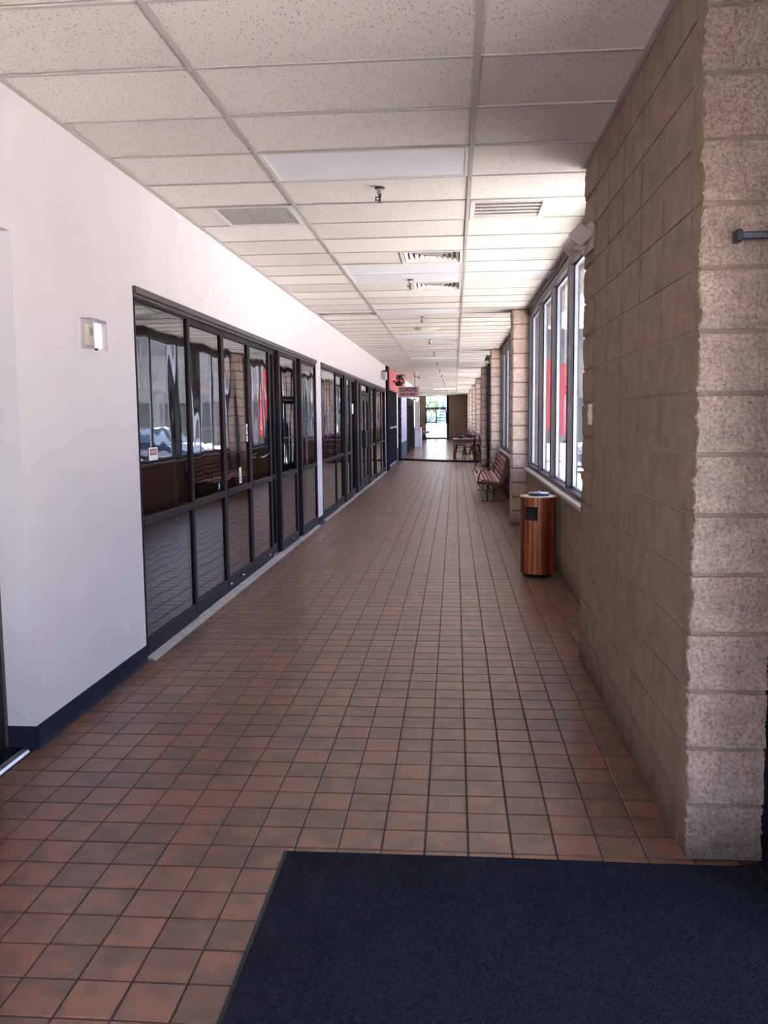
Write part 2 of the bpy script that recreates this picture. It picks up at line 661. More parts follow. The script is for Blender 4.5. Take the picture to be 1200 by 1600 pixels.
def text_mb(s, size, depth, xf, extra_bold=0.0, sx=1.0):
    """lettering turned into mesh; xf maps (u, v, w) to world"""
    cu = bpy.data.curves.new('lettering', 'FONT')
    cu.body = s
    cu.size = size
    cu.extrude = depth
    cu.offset = extra_bold
    cu.align_x = 'CENTER'
    cu.align_y = 'CENTER'
    cu.resolution_u = 3
    ob = bpy.data.objects.new('lettering', cu)
    me = ob.to_mesh()
    mb = MB()
    mb.add([xf(v.co.x*sx, v.co.y, v.co.z) for v in me.vertices], [tuple(p.vertices) for p in me.polygons])
    ob.to_mesh_clear()
    bpy.data.objects.remove(ob)
    bpy.data.curves.remove(cu)
    return mb


def project(P):
    d = Vector(P) - Vector((0, 0, CH))
    z = d.dot(Fv)
    if z < .05:
        return None
    return 600+CF*d.dot(R2)/z, 800-CF*d.dot(U2)/z


# key planes
XL, XR, XW = -1.99, .80, 1.04      # left wall face, pier face, window frame face
HC = 3.05
YP, YE = 3.012, 5.60               # near pier front and end
GX1, GX2 = -1.121, .098            # ceiling main runners
CY0, CS = 3.854, .6096             # ceiling cross joints
COLS = [12.65, 20.0, 27.3, 34.6, 41.9, 49.2, 56.5]
CW = .41

# ------------------------------------------------------------------ floor
fb = MB()
fb.box(-2.02, 1.06, -2.0, 33.0, -.12, -.004)
floor = struct('floor', fb, M['grout'])


def tile_geo(mb, x0, x1, y0, y1, zt=0.0, c=.0022):
    z0 = zt-.004
    mb.add([(x0, y0, z0), (x1, y0, z0), (x1, y1, z0), (x0, y1, z0),
            (x0, y0, zt-c*.6), (x1, y0, zt-c*.6), (x1, y1, zt-c*.6), (x0, y1, zt-c*.6),
            (x0+c, y0+c, zt), (x1-c, y0+c, zt), (x1-c, y1-c, zt), (x0+c, y1-c, zt)],
           [(0, 1, 5, 4), (1, 2, 6, 5), (2, 3, 7, 6), (3, 0, 4, 7), (4, 5, 9, 8), (5, 6, 10, 9), (6, 7, 11, 10), (7, 4, 8, 11), (8, 9, 10, 11)])


J = .0037
def step_y(x):
    """front edge of the low step far down the corridor"""
    u = (x+1.99)/3.04
    return 32.2 - 2.0*u - .25*math.sin(PI*u)


cells = []
for i in range(-13, 7):
    for j in range(0, 232):
        x0, x1 = TX+TP*i, TX+TP*(i+1)
        y0 = TY+TP*j
        x0c, x1c = max(x0, -2.0), min(x1, 1.035)
        if x1c-x0c < .02 or y0+TP > step_y(x0)+.1:
            continue
        a = project(((x0c+x1c)/2, y0+TP/2, 0))
        score = 0
        if a and -25 < a[0] < 1225 and 0 < a[1] < 1625:
            under_mat = x0 > -.60 and y0+TP < 2.95
            under_pier = x0 > .80 and 3.0 < y0 < 5.6
            if not (under_mat or under_pier):
                score = 1/(y0+TP/2)
        cells.append((score, x0c+J, x1c-J, y0+J, y0+TP-J))
cells.sort(key=lambda c: -c[0])
cache = {}
for k, (s_, x0, x1, y0, y1) in enumerate(cells[:300]):
    key = round(x1-x0, 4)
    if key not in cache:
        m_ = MB()
        tile_geo(m_, 0, x1-x0, 0, y1-y0)
        cache[key] = m_.mesh('floor_tile', M['tile'])
    o = put('floor_tile', cache[key], floor)
    o.location = (x0, y0, rnd.uniform(-.0006, .0004))
    o.rotation_euler = (rnd.uniform(-.0025, .0025), rnd.uniform(-.0025, .0025), rnd.uniform(-.002, .002))
m_ = MB()
for s_, x0, x1, y0, y1 in cells[300:]:
    tile_geo(m_, x0, x1, y0, y1)
m_.build('floor_tiles', M['tile'], floor, 'stuff', fix=False)

# far raised floor with a curved dark nosing
xs = [-2.02+3.08*k/12 for k in range(13)]
poly = [(x, step_y(x)) for x in xs] + [(1.06, 61.2), (-2.9, 61.2), (-2.9, 49.0), (-2.02, 49.0)]
fb = MB()
fb.prism(poly, -.1, .065, 'z')
far_floor = struct('floor', fb, M['tile_far'])
fb = MB()
for a, b in zip(xs[:-1], xs[1:]):
    ya, yb = step_y(a), step_y(b)
    ta, tb = .03+.04*(a+2)/3, .03+.04*(b+2)/3
    fb.add([(a, ya-.05, 0), (b, yb-.05, 0), (b, yb-.04, tb), (a, ya-.04, ta), (a, ya+.06, .068), (b, yb+.06, .068)],
           [(0, 1, 2, 3), (3, 2, 5, 4)])
struct('trim_1', fb, mat('dark_nosing', (.03, .02, .025), .6), None)

# ------------------------------------------------------------------ near floor mat
mr_ = MB()
mx0, mx1, my0, my1 = -.615, 1.05, .6, 2.985
rows = []
nx, ny = 34, 46
zt = .009
def matz(x, y):
    return zt + .0015*noise.noise(Vector((x*3, y*3, 0)))
vs, fs = [], []
for j in range(ny+1):
    for i in range(nx+1):
        x = mx0+.012+(mx1-mx0-.024)*i/nx
        y = my0+.012+(my1-my0-.024)*j/ny
        y += -.012*max(0, min(1, (x-.1)/.6))*(j/ny) + (.03*max(0, (x-.97)/.08) if j == ny else 0)
        vs.append((x, y, matz(x, y)))
for j in range(ny):
    for i in range(nx):
        a = j*(nx+1)+i
        fs.append((a, a+1, a+nx+2, a+nx+1))
mr_.add(vs, fs, True)
matob = mr_.build('floor_mat', M['mat'])
tag(matob, 'dark navy ribbed entrance mat lying across the bottom right of the tiled floor', 'mat')
bd = MB()
ed = [vs[j*(nx+1)] for j in range(ny+1)] + [vs[ny*(nx+1)+i] for i in range(1, nx+1)]
for a, b in zip(ed[:-1], ed[1:]):
    def off(p):
        ox = -.016 if abs(p[0]-ed[0][0]) < 1e-6 else 0
        oy = .016 if p[1] > 2.9 else 0
        return (p[0]+ox, p[1]+oy, .001)
    bd.add([a, b, off(b), off(a)], [(0, 1, 2, 3)])
bd.build('rubber_edge', mat('mat_rubber', (.018, .016, .022), .55), matob)

# ------------------------------------------------------------------ block walls
def blk(mb, lo, hi, faces, res, amp, seed=0., inset=.007, freq=14.):
    """one masonry block: listed faces get a split, uneven relief"""
    lo, hi = Vector(lo), Vector(hi)
    for ax, side in faces:
        a, b = [k for k in (0, 1, 2) if k != ax]
        na = max(2, int((hi[a]-lo[a])/res))
        nb = max(2, int((hi[b]-lo[b])/res))
        vs, fs = [], []
        for i in range(na+3):
            for j in range(nb+3):
                p = Vector((0, 0, 0))
                ui = min(max((i-1)/na, 0), 1)
                uj = min(max((j-1)/nb, 0), 1)
                p[a] = lo[a]+(hi[a]-lo[a])*ui
                p[b] = lo[b]+(hi[b]-lo[b])*uj
                p[ax] = hi[ax] if side > 0 else lo[ax]
                q = p + Vector((seed, seed*.7, 0))
                edge = i in (0, na+2) or j in (0, nb+2)
                if amp > 0:
                    d = noise.noise_vector(q*freq)*amp + noise.noise_vector(q*freq*3.1)*amp*.45
                    if amp > .006:
                        d += noise.noise_vector(q*freq*8)*amp*.48
                        d[ax] += amp*.42*noise.noise(q*freq*15)
                    ez = min(p[2]-lo[2], hi[2]-p[2])
                    if ez < .02:
                        d[2] *= .15
                        d[ax] *= .35+.65*ez/.02
                    if amp > .006:
                        d[ax] += side*amp*.55
                    p = p + d
                c = lo+(hi-lo)*.5
                e1 = min(ui, 1-ui)*(hi[a]-lo[a])
                e2 = min(uj, 1-uj)*(hi[b]-lo[b])
                if min(e1, e2) < .004:
                    for k in (a, b):
                        p[k] += (.0035 if p[k] < c[k] else -.0035)
                    p[ax] -= side*inset*.35
                if edge:
                    p[ax] -= side*.02
                    if i in (0, na+2):
                        pass
                vs.append(p)
        W = nb+3
        for i in range(na+2):
            for j in range(nb+2):
                q = (i*W+j, i*W+j+1, (i+1)*W+j+1, (i+1)*W+j)
                # outward orientation
                n_ = Vector([0, 0, 0])
                n_[ax] = side
                e_a = Vector([0, 0, 0])
                e_a[b] = 1
                e_b = Vector([0, 0, 0])
                e_b[a] = 1
                if e_a.cross(e_b).dot(n_) < 0:
                    q = q[::-1]
                fs.append(q)
        mb.add(vs, fs, amp > .004)


XPB = 1.068      # back of near pier, towards the entrance
mb = MB()
mb.box(XR+.006, XPB-.006, YP+.008, YE-.010, 0, HC)
wall_r = struct('wall_right', mb, M['mortar'])
CHT = HC/15
ys_ = [YP, 3.135] + [3.135+.411*k for k in range(1, 7)]
ys_[-1] = YE
for r in range(15):
    z0, z1 = r*CHT+.0045, (r+1)*CHT-.0045
    for k in range(7):
        y0, y1 = ys_[k]+(.003 if k else 0), ys_[k+1]-(.003 if k < 6 else 0)
        b_ = MB()
        if k == 0:
            blk(b_, (XR, y0, z0), (XPB, y1, z1), [(1, -1)], .0055, .0125, seed=r*1.37, freq=11, inset=.003)
            m1 = b_.build('block', M['block'], wall_r, fix=False)
            c_ = MB()
            blk(c_, (XR+.002, y0, z0), (XPB, y1, z1), [(0, -1)], .01, .006, seed=r*1.37, freq=11)
            o = m1
            o.data.materials.append(M['block_shaded'])
            nf = len(o.data.polygons)
            me = o.data
            both = MB()
            both.v = list(b_.v)
            both.f = list(b_.f)
            both.sm = list(b_.sm)
            both.add(c_.v, c_.f, True)
            me.clear_geometry()
            me.from_pydata(both.v, [], both.f)
            me.polygons.foreach_set('use_smooth', [True]*len(both.f))
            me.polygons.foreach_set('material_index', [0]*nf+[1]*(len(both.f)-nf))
            me.update()
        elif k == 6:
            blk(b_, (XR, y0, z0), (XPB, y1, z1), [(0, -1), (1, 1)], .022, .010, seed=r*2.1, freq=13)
            b_.build('block', M['block_shaded'], wall_r, fix=False)
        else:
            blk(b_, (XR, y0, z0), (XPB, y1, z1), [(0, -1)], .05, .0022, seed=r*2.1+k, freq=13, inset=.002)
            b_.build('block', M['block_shaded'], wall_r, fix=False)

# columns between the window bays
for n_, yc in enumerate(COLS):
    mb = MB()
    mb.box(XR+.02, 1.29, yc+.006, yc+CW-.012, 0 if n_ < 4 else .06, HC)
    c = struct('block_pier', mb, M['mortar'])
    for r in range(15):
        z0, z1 = r*CHT+.004, (r+1)*CHT-.004
        b_ = MB()
        blk(b_, (XR+.015, yc, z0), (1.29, yc+CW, z1), [(1, -1), (0, -1)], .022 if n_ < 2 else .05, .011 if n_ < 2 else .008, seed=r*3.3+n_*11, freq=12)
        b_.build('block', M['block'], c, fix=False)

# low walls under the windows
edges = [YE]+COLS
XLOW = 1.015
bays = []
for n_ in range(7):
    ya = YE if n_ == 0 else COLS[n_-1]+CW
    yb = COLS[n_]
    bays.append((ya, yb))
    if n_ == 2:
        segs = [(ya, 25.0)]
    else:
        segs = [(ya, yb)]
    for sa, sb in segs:
        mb = MB()
        top = .813
        mb.box(XLOW+.010, 1.28, sa, sb, 0, top)
        lw = struct('wall_right', mb, M['mortar'])
        joined = MB()
        nrow = 4
        nb = max(1, round((sb-sa)/.411))
        for r in range(nrow):
            for k in range(nb):
                y0, y1 = sa+(sb-sa)*k/nb+.003, sa+(sb-sa)*(k+1)/nb-.003
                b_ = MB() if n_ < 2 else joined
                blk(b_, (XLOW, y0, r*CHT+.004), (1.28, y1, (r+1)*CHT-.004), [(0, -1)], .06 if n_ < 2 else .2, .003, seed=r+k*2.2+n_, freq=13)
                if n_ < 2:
                    b_.build('block', M['block_shaded'], lw, fix=False)
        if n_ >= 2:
            joined.build('blocks', M['block_shaded'], lw, 'stuff', fix=False)
        if True:
            s_ = MB()
            s_.cbox(.985, 1.06, sa+.002, sb-.002, .80, .838, .006)
            s_.build('window_sill', mat('sill_tan', (.52, .44, .38), .5, var=.1, scale=9) if n_ == 0 else bpy.data.materials['sill_tan'], lw)

# ------------------------------------------------------------------ right windows
def right_window(idx, ya, yb, ys, z0=.838, z1=3.03, door=None):
    w_ = MB()
    w_.cbox(XW, XW+.10, ya+.004, yb-.004, z1-.10, z1, .004)
    w_.cbox(XW-.012, XW+.10, ya+.004, yb-.004, z1-.035, z1+.014, .003)
    w_.cbox(XW, XW+.10, ya+.004, yb-.004, z0, z0+.045, .004)
    w_.cbox(XW, XW+.10, ya+.004, ya+.07, z0, z1, .004)
    w_.cbox(XW, XW+.10, yb-.09, yb-.004, z0, z1, .004)
    root = struct(f'window_{idx}', w_, M['bronze2'])
    cuts = [ya+.07]+sum([[y-.055, y+.055] for y in ys], [])+[yb-.09]
    for y in ys:
        m_ = MB()
        m_.cbox(XW, XW+.10, y-.055, y+.055, z0+.045, z1-.10, .004)
        m_.build('mullion', M['bronze2'], root)
    for k in range(0, len(cuts), 2):
        a, b = cuts[k], cuts[k+1]
        s_ = MB()
        t_ = .022
        for q in ((a, a+t_, z0+.045, z1-.10), (b-t_, b, z0+.045, z1-.10)):
            s_.box(XW+.055, XW+.085, *q)
        s_.box(XW+.055, XW+.085, a+t_, b-t_, z0+.045, z0+.045+t_)
        s_.box(XW+.055, XW+.085, a+t_, b-t_, z1-.10-t_, z1-.10)
        st = s_.build('glazing_bead', M['alu'], root)
        p_ = MB()
        p_.box(XW+.068, XW+.074, a+t_-.004, b-t_+.004, z0+.045+t_-.004, z1-.10-t_+.004)
        p_.build('pane', M['winglass'], st)
    return root


widx = 3
for n_, (ya, yb) in enumerate(bays):
    if n_ == 2:
        right_window(widx, ya, 25.0, [ya+1.43*k for k in (1, 2)])
        widx += 1
        continue
    if n_ == 0:
        yy = [6.95+1.385*k for k in range(4)]
    else:
        yy = [ya+(yb-ya)*k/5 for k in range(1, 5)]
    right_window(widx, ya, yb, yy)
    widx += 1
# side exit in the third bay: tall dark framed doors
m_ = MB()
m_.cbox(.93, 1.10, 25.02, 25.16, 0, 3.04)
m_.cbox(.98, 1.10, 27.14, 27.29, 0, 3.04)
m_.cbox(.98, 1.10, 25.16, 27.14, 2.12, 2.22)
m_.cbox(.98, 1.10, 25.16, 27.14, 2.94, 3.04)
d3 = struct('door_3', m_, M['bronze'])
p_ = MB(); p_.box(1.04, 1.046, 25.16, 27.14, 2.22, 2.94); p_.build('transom_pane', M['winglass'], d3)
for a in (25.17, 26.155):
    l_ = MB()
    b = a+.975
    l_.cbox(1.03, 1.075, a, a+.09, .01, 2.11); l_.cbox(1.03, 1.075, b-.09, b, .01, 2.11)
    l_.cbox(1.03, 1.075, a+.09, b-.09, .01, .22); l_.cbox(1.03, 1.075, a+.09, b-.09, 2.0, 2.11)
    lf = l_.build('door_leaf', M['bronze'], d3)
    q = MB(); q.box(1.05, 1.056, a+.09, b-.09, .22, 2.0); q.build('pane', M['winglass'], lf)
    q = MB(); q.cbox(.985, 1.01, a+.12, b-.12, .98, 1.03)
    q.box(1.01, 1.03, a+.12, a+.15, .98, 1.03); q.box(1.01, 1.03, b-.15, b-.12, .98, 1.03)
    q.build('push_bar', M['alu'], lf)

# ------------------------------------------------------------------ left wall, shop fronts
mb = MB()
mb.box(XL-.14, XL, 3.90, 5.405, 0, 2.41)                # pier beside the near doorway
mb.box(XL-.14, XL, 12.62, 13.08, 0, 2.385)
mb.box(XL-.14, XL, 25.30, 25.50, 0, 2.385)
mb.box(XL-.14, XL, -2.0, 5.405, 2.41, HC+.02)
mb.box(XL-.14, XL, 5.405, 25.50, 2.385, HC+.02)
wall_l = struct('wall_left', mb, M['wall'])
mb = MB()
mb.box(-2.20, -2.13, -2.0, 2.70, 0, 2.41)
struct('wall_left', mb, M['wall'])
# rubber cove base
def cove(y0, y1, x=XL, name='baseboard_left'):
    b_ = MB()
    b_.prism([(x, .112), (x+.006, .112), (x+.006, .02), (x+.016, .002), (x, .002)], y0, y1, 'y')
    return struct(name, b_, M['base'])
cove(3.895, 5.40)
cove(12.62, 13.08)
b_ = MB(); b_.box(-2.13, XL+.006, 3.893, 3.90, .002, .112); struct('baseboard_left', b_, M['base'])

# recessed dark door at the very left edge
m_ = MB()
m_.cbox(-2.22, -2.137, 3.80, 3.885, 0, 2.40)
m_.cbox(-2.22, -2.137, 2.70, 2.78, 0, 2.40)
m_.cbox(-2.22, -2.137, 2.78, 3.80, 2.12, 2.40)
d1 = struct('door_1', m_, M['bronze'])
q = MB(); q.cbox(-2.20, -2.155, 2.79, 3.79, .012, 2.11, .004); lf = q.build('door_leaf', M['blackpaint'], d1)
q = MB(); q.tube([(-2.155, 3.71, 1.03), (-2.09, 3.71, 1.03), (-2.08, 3.70, 1.03), (-2.08, 3.59, 1.03)], .010, 8)
q.lathe([(0, 1.0), (.0, 1.0)], -2.14, 3.71, 6)
q.box(-2.157, -2.150, 3.68, 3.74, .96, 1.10)
q.build('door_handle', M['alu'], lf)
m_ = MB(); m_.box(-2.22, -2.055, 2.72, 3.885, .001, .012); recmat = m_.build('doorway_mat', M['mat'])
tag(recmat, 'dark mat inside the recessed doorway at the left edge', 'mat')
m_ = MB(); m_.prism([(-2.055, .002), (-2.05, .014), (-2.015, .014), (-2.008, .002)], 2.6, 3.86, 'y')
struct('trim_2', m_, M['alu'])


def panel(root, y0, y1, xf, sl=None, sr=None, zt=2.325, zb=.03, zr=.905, rail=True, stile=.062, bot=.11, depth=.045, name='sash', mdark='bronze', top=.05):
    """one framed glass leaf: stiles, rails, pane above and pane below the mid rail"""
    f = MB()
    x1, x0 = xf, xf-depth
    sl = sl or stile
    sr = sr or stile
    f.cbox(x0, x1, y0, y0+sl, zb, zt)
    f.cbox(x0, x1, y1-sr, y1, zb, zt)
    f.cbox(x0, x1, y0+sl, y1-sr, zb, zb+bot)
    f.cbox(x0, x1, y0+sl, y1-sr, zt-top, zt)
    if rail:
        f.cbox(x0, x1+.006, y0+sl, y1-sr, zr-.026, zr+.026)
    s = f.build(name, M[mdark], root)
    zs = [(zb+bot, zr-.026), (zr+.026, zt-top)] if rail else [(zb+bot, zt-top)]
    for a, b in zs:
        p = MB()
        p.box(x1-.022, x1-.016, y0+sl, y1-sr, a, b)
        p.build('pane', M['shopglass'], s)
    return s


def front_header(root, y0, y1):
    h = MB()
    h.cbox(XL-.12, XL+.022, y0, y1, 2.345, 2.388, .003)
    h.cbox(XL-.12, XL+.004, y0, y1, 2.325, 2.345, .002)
    h.build('header', M['bronze2'], root)


# shop front 1
r1 = MB()
r1.cbox(XL-.12, XL-.02, 5.407, 5.415, 0, 2.345, .002)
r1.cbox(XL-.12, XL+.004, 12.565, 12.618, 0, 2.345, .003)
win1 = struct('window_1', r1, M['bronze'])
front_header(win1, 5.407, 12.618)
t_ = MB()
t_.prism([(XL-.12, .001), (XL-.12, .022), (XL+.012, .022), (XL+.05, .004), (XL+.05, .001)], 5.43, 12.55, 'y')
for x in (XL-.085, XL-.045, XL-.006):
    t_.box(x-.004, x+.004, 5.43, 12.55, .022, .034)
t_.build('floor_track', M['alu'], win1)
panel(win1, 5.416, 6.56, XL+.004, sl=.016, sr=.055, top=.02)
panel(win1, 6.56, 7.60, XL-.022, sl=.02, sr=.055)
panel(win1, 7.60, 8.58, XL-.022, sl=.03, sr=.06)
panel(win1, 8.58, 9.56, XL-.022, sl=.04, sr=.06)
panel(win1, 9.56, 9.93, XL-.045, stile=.10)
s_ = panel(win1, 9.90, 11.02, XL+.006, stile=.085)
s_ = panel(win1, 10.96, 11.36, XL-.04, stile=.11)
panel(win1, 11.28, 12.565, XL+.012, stile=.07)
# bright finger pulls and rollers
for y in (7.55, 8.0, 9.2, 10.55, 11.95):
    q = MB(); q.tube([(XL-.02, y, .105), (XL+.02, y, .105)], .007, 8); q.build('roller_screw', M['chrome'], win1)
q = MB(); q.tube([(XL-.02, 8.93, 1.165), (XL+.02, 8.93, 1.165), (XL+.03, 8.97, 1.175), (XL+.03, 9.20, 1.20)], .006, 8)
q.build('door_pull', M['chrome'], win1)

# shop front 2
r2 = MB()
r2.cbox(XL-.12, XL-.02, 13.082, 13.10, 0, 2.345, .003)
r2.cbox(XL-.12, XL+.004, 25.22, 25.298, 0, 2.345, .003)
win2 = struct('window_2', r2, M['bronze'])
front_header(win2, 13.082, 25.298)
t_ = MB()
t_.prism([(XL-.12, .001), (XL-.12, .022), (XL+.012, .022), (XL+.05, .004), (XL+.05, .001)], 13.12, 25.22, 'y')
t_.build('floor_track', M['alu'], win2)
panel(win2, 13.10, 14.76, XL+.004, sl=.02, sr=.055, top=.02)
panel(win2, 14.76, 15.95, XL-.022, stile=.08)
panel(win2, 15.90, 16.98, XL+.006, stile=.30, depth=.05)
panel(win2, 16.95, 17.90, XL-.03, rail=False)
panel(win2, 17.86, 18.66, XL+.01, stile=.22, rail=False)
panel(win2, 20.42, 20.95, XL+.006, stile=.10, rail=True)
panel(win2, 20.95, 22.30, XL-.02, stile=.10)
panel(win2, 22.24, 24.0, XL+.006, stile=.16)
panel(win2, 23.95, 25.22, XL-.01, stile=.11)
# entrance leaf of shop front 2
f = MB()
f.cbox(XL-.06, XL+.01, 18.66, 18.74, .02, 2.325); f.cbox(XL-.06, XL+.01, 20.34, 20.42, .02, 2.325)
f.cbox(XL-.06, XL+.01, 18.74, 20.34, 2.06, 2.13); f.cbox(XL-.06, XL+.01, 18.74, 20.34, 2.27, 2.325)
d2 = struct('door_2', f, M['bronze'])
p = MB(); p.box(XL-.03, XL-.024, 18.74, 20.34, 2.13, 2.27); p.build('transom_pane', M['shopglass'], d2)
for a, b in ((18.75, 19.54), (19.55, 20.33)):
    f = MB()
    f.cbox(XL-.05, XL-.005, a, a+.10, .03, 2.05); f.cbox(XL-.05, XL-.005, b-.10, b, .03, 2.05)
    f.cbox(XL-.05, XL-.005, a+.10, b-.10, .03, .25); f.cbox(XL-.05, XL-.005, a+.10, b-.10, 1.93, 2.05)
    lf = f.build('door_leaf', M['bronze'], d2)
    p = MB(); p.box(XL-.03, XL-.024, a+.1, b-.1, .25, 1.93); p.build('pane', M['shopglass'], lf)
    h_ = b-.05 if a < 19 else a+.05
    p = MB(); p.cbox(XL-.005, XL+.03, h_-.04, h_+.04, .90, 1.28); p.build('door_handle', M['black'], lf)

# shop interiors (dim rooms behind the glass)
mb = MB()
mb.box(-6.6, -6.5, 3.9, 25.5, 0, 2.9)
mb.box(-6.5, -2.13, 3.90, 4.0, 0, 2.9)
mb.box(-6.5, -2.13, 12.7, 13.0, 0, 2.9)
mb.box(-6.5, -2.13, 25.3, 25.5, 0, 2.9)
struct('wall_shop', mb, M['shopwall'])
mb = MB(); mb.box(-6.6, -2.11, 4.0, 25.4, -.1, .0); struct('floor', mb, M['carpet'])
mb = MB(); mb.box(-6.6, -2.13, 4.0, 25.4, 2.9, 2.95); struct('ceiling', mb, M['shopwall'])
cn = thing('shop_counter', 'maroon counter with tan end panel standing inside the first dark shop front', 'counter', (-3.6, 9.4, 0))
q = MB(); q.cbox(-4.1, -3.5, 8.3, 10.6, .02, 1.28); q.build('body', M['maroon'], cn)
q = MB(); q.cbox(-4.15, -3.42, 8.25, 10.75, 1.28, 1.315); q.build('counter_top', M['tan'], cn)
q = MB(); q.cbox(-4.1, -3.46, 10.6, 10.70, .3, 1.28); q.build('end_panel', M['tan'], cn)


def wall_card(name, label, cat, x, y, z, w_, h_, m, parts=(), group=None):
    q = MB()
    q.cbox(x-.001, x+.002, y-w_/2, y+w_/2, z-h_/2, z+h_/2, .0008)
    o = q.build(name, m)
    tag(o, label, cat, group)
    for nm, dy, dz, ww, hh, mm in parts:
        e = MB(); e.box(x+.0015, x+.0035, y+dy-ww/2, y+dy+ww/2, z+dz-hh/2, z+dz+hh/2); e.build(nm, mm, o)
    return o


XG = XL-.014   # outer face of the panes set back in the leaves
st = wall_card('window_sticker', 'white sticker with maroon pill emblem on the first shop pane', 'sticker', XL-.010, 5.70, 1.335, .17, .085, M['paper'],
               [('emblem', 0, .012, .13, .038, M['signred'])])
tx = text_mb('NOTICE', .030, .0004, lambda u, v, w_: (XL-.005+w_, 5.70+u, 1.347+v), 0, 1.0)
tx.build('lettering', M['paper'], st)
wall_card('window_sticker', 'tall cream, blue and white sticker above the rail of the third pane', 'sticker', XL-.036, 8.16, 1.03, .08, .15, M['yellow'],
          [('lower_half', 0, -.035, .08, .075, M['paper']), ('mark', 0, -.03, .04, .05, M['blue'])])
wall_card('window_sticker', 'small blue sticker low on the second shop pane beside the mullion', 'sticker', XL-.036, 7.40, .985, .05, .06, M['blue'],
          [('mark', 0, 0, .02, .03, M['paper'])])
wall_card('window_sticker', 'oval white and blue sticker high on the third shop pane', 'sticker', XL-.036, 8.47, 1.46, .05, .10, M['paper'],
          [('mark', 0, 0, .025, .05, M['blue']), ('pink_tab', 0, -.09, .045, .06, M['signwhite'])])
sg = wall_card('window_notice', 'white notice taped on the glass beside the second shop entrance', 'notice', XL-.044, 17.45, 1.74, .42, .20, M['paper'])
wall_card('window_notice', 'small dark and red poster on the glass near the far end of shop front', 'notice', XL-.024, 24.2, 2.03, .5, .34, M['paper'],
          [('print_block', 0, .06, .4, .16, M['signblack']), ('red_band', 0, -.12, .5, .08, M['signred'])])

# thermostat in its clear guard
th = thing('thermostat', 'ivory thermostat under a clear locking guard on the white wall', 'thermostat', (XL, 4.72, 2.03))
q = MB(); q.cbox(XL, XL+.025, 4.66, 4.76, 1.965, 2.085, .004); q.build('body', M['ivory'], th)
q = MB(); q.box(XL+.025, XL+.027, 4.675, 4.745, 2.02, 2.06); q.build('dial_window', mat('lcd_grey', (.33, .33, .28), .3), th)
q = MB(); q.tube([(XL+.04, 4.715, 1.953), (XL+.04, 4.715, 1.94)], .009, 10); q.build('lock', M['black'], th)
q = MB()
t_ = .004
gx0, gx1, gy0, gy1, gz0, gz1 = XL+.001, XL+.065, 4.60, 4.84, 1.945, 2.105
q.cbox(gx1-t_, gx1, gy0+.03, gy1-.03, gz0, gz1, .002)
q.add([(gx0, gy0, gz0), (gx0, gy0, gz1), (gx1, gy0+.03, gz1), (gx1, gy0+.03, gz0)], [(0, 1, 2, 3)])
q.add([(gx0, gy1, gz0), (gx0, gy1, gz1), (gx1, gy1-.03, gz1), (gx1, gy1-.03, gz0)], [(0, 1, 2, 3)])
q.box(gx0, gx1, gy0+.02, gy1-.02, gz0, gz0+t_)
q.box(gx0, gx1, gy0+.02, gy1-.02, gz1-t_, gz1)
q.build('guard', M['acrylic'], th)
q = MB()
q.tube([(gx1, gy0+.03, gz0), (gx1, gy0+.03, gz1)], .003, 6)
q.tube([(gx1, gy1-.03, gz0), (gx1, gy1-.03, gz1)], .003, 6)
q.box(gx0, gx0+.004, gy0-.02, gy0, gz0, gz1); q.box(gx0, gx0+.004, gy1, gy1+.02, gz0, gz1)
q.build('guard_edge', mat('frosted_edge', (.85, .82, .86), .3), th, 'stuff')

# white box high on the wall near the end of the shops
q = thing('wall_box', 'small cream box mounted high on the wall before the black post', 'box', (XL, 24.3, 2.6))
e = MB(); e.cbox(XL, XL+.12, 23.9, 24.6, 2.60, 2.80, .01); e.build('body', M['beige'], q)
e = MB(); e.cbox(XL+.02, XL+.14, 24.05, 24.4, 2.80, 2.84, .01); e.build('cap', M['black'], q)

# ------------------------------------------------------------------ left side beyond the shops
mb = MB(); mb.cbox(XL-.14, XL+.05, 25.52, 26.3, 0, HC, .01); struct('trim_3', mb, M['blackpaint'])
mb = MB(); mb.box(XL-.2, XL-.02, 26.3, 31.0, 2.44, HC+.02); mb.box(XL-.2, XL-.02, 31.0, 35.5, 2.40, HC+.02); struct('wall_left', mb, M['red'])
# dark shutter-like panel doors
m_ = MB(); m_.cbox(XL-.10, XL+.0, 26.32, 26.75, 0, 2.55); m_.cbox(XL-.10, XL+.0, 30.25, 30.45, 0, 2.43); m_.cbox(XL-.1, XL-.01, 26.75, 30.25, 2.40, 2.46)
d4 = struct('door_4', m_, M['black'])
for a, b in ((26.76, 28.50), (28.51, 30.24)):
    f = MB(); f.cbox(XL-.07, XL-.02, a, b, .03, 2.39); lf = f.build('door_leaf', M['blackpaint'], d4)
    e = MB(); e.cbox(XL-.02, XL+.03, a+.15, b-.15, 1.22, 1.27); e.build('push_bar', M['alu'], lf)
    e = MB(); e.box(XL-.02, XL-.012, a, b, .03, .10); e.build('kick_plate', M['alu'], lf)
mb = MB(); mb.box(XL-.14, XL-.01, 30.45, 31.2, .5, 2.40); struct('wall_left', mb, M['trimwhite'])
mb = MB(); mb.box(XL-.14, XL-.005, 30.45, 31.2, 0, .5); struct('baseboard_left', mb, M['slateblock'])
mb = MB()
mb.box(XL-.2, XL+.01, 31.2, 32.3, 0, 2.40)
pb = struct('trim_4', mb, M['blackpaint'])
for r in range(12):
    b_ = MB(); blk(b_, (XL-.1, 31.2, r*.2+.004), (XL+.04, 32.3, r*.2+.196), [(0, 1), (1, -1)], .08, .012, seed=r, freq=9)
    b_.build('block', M['blackpaint'], pb, fix=False)
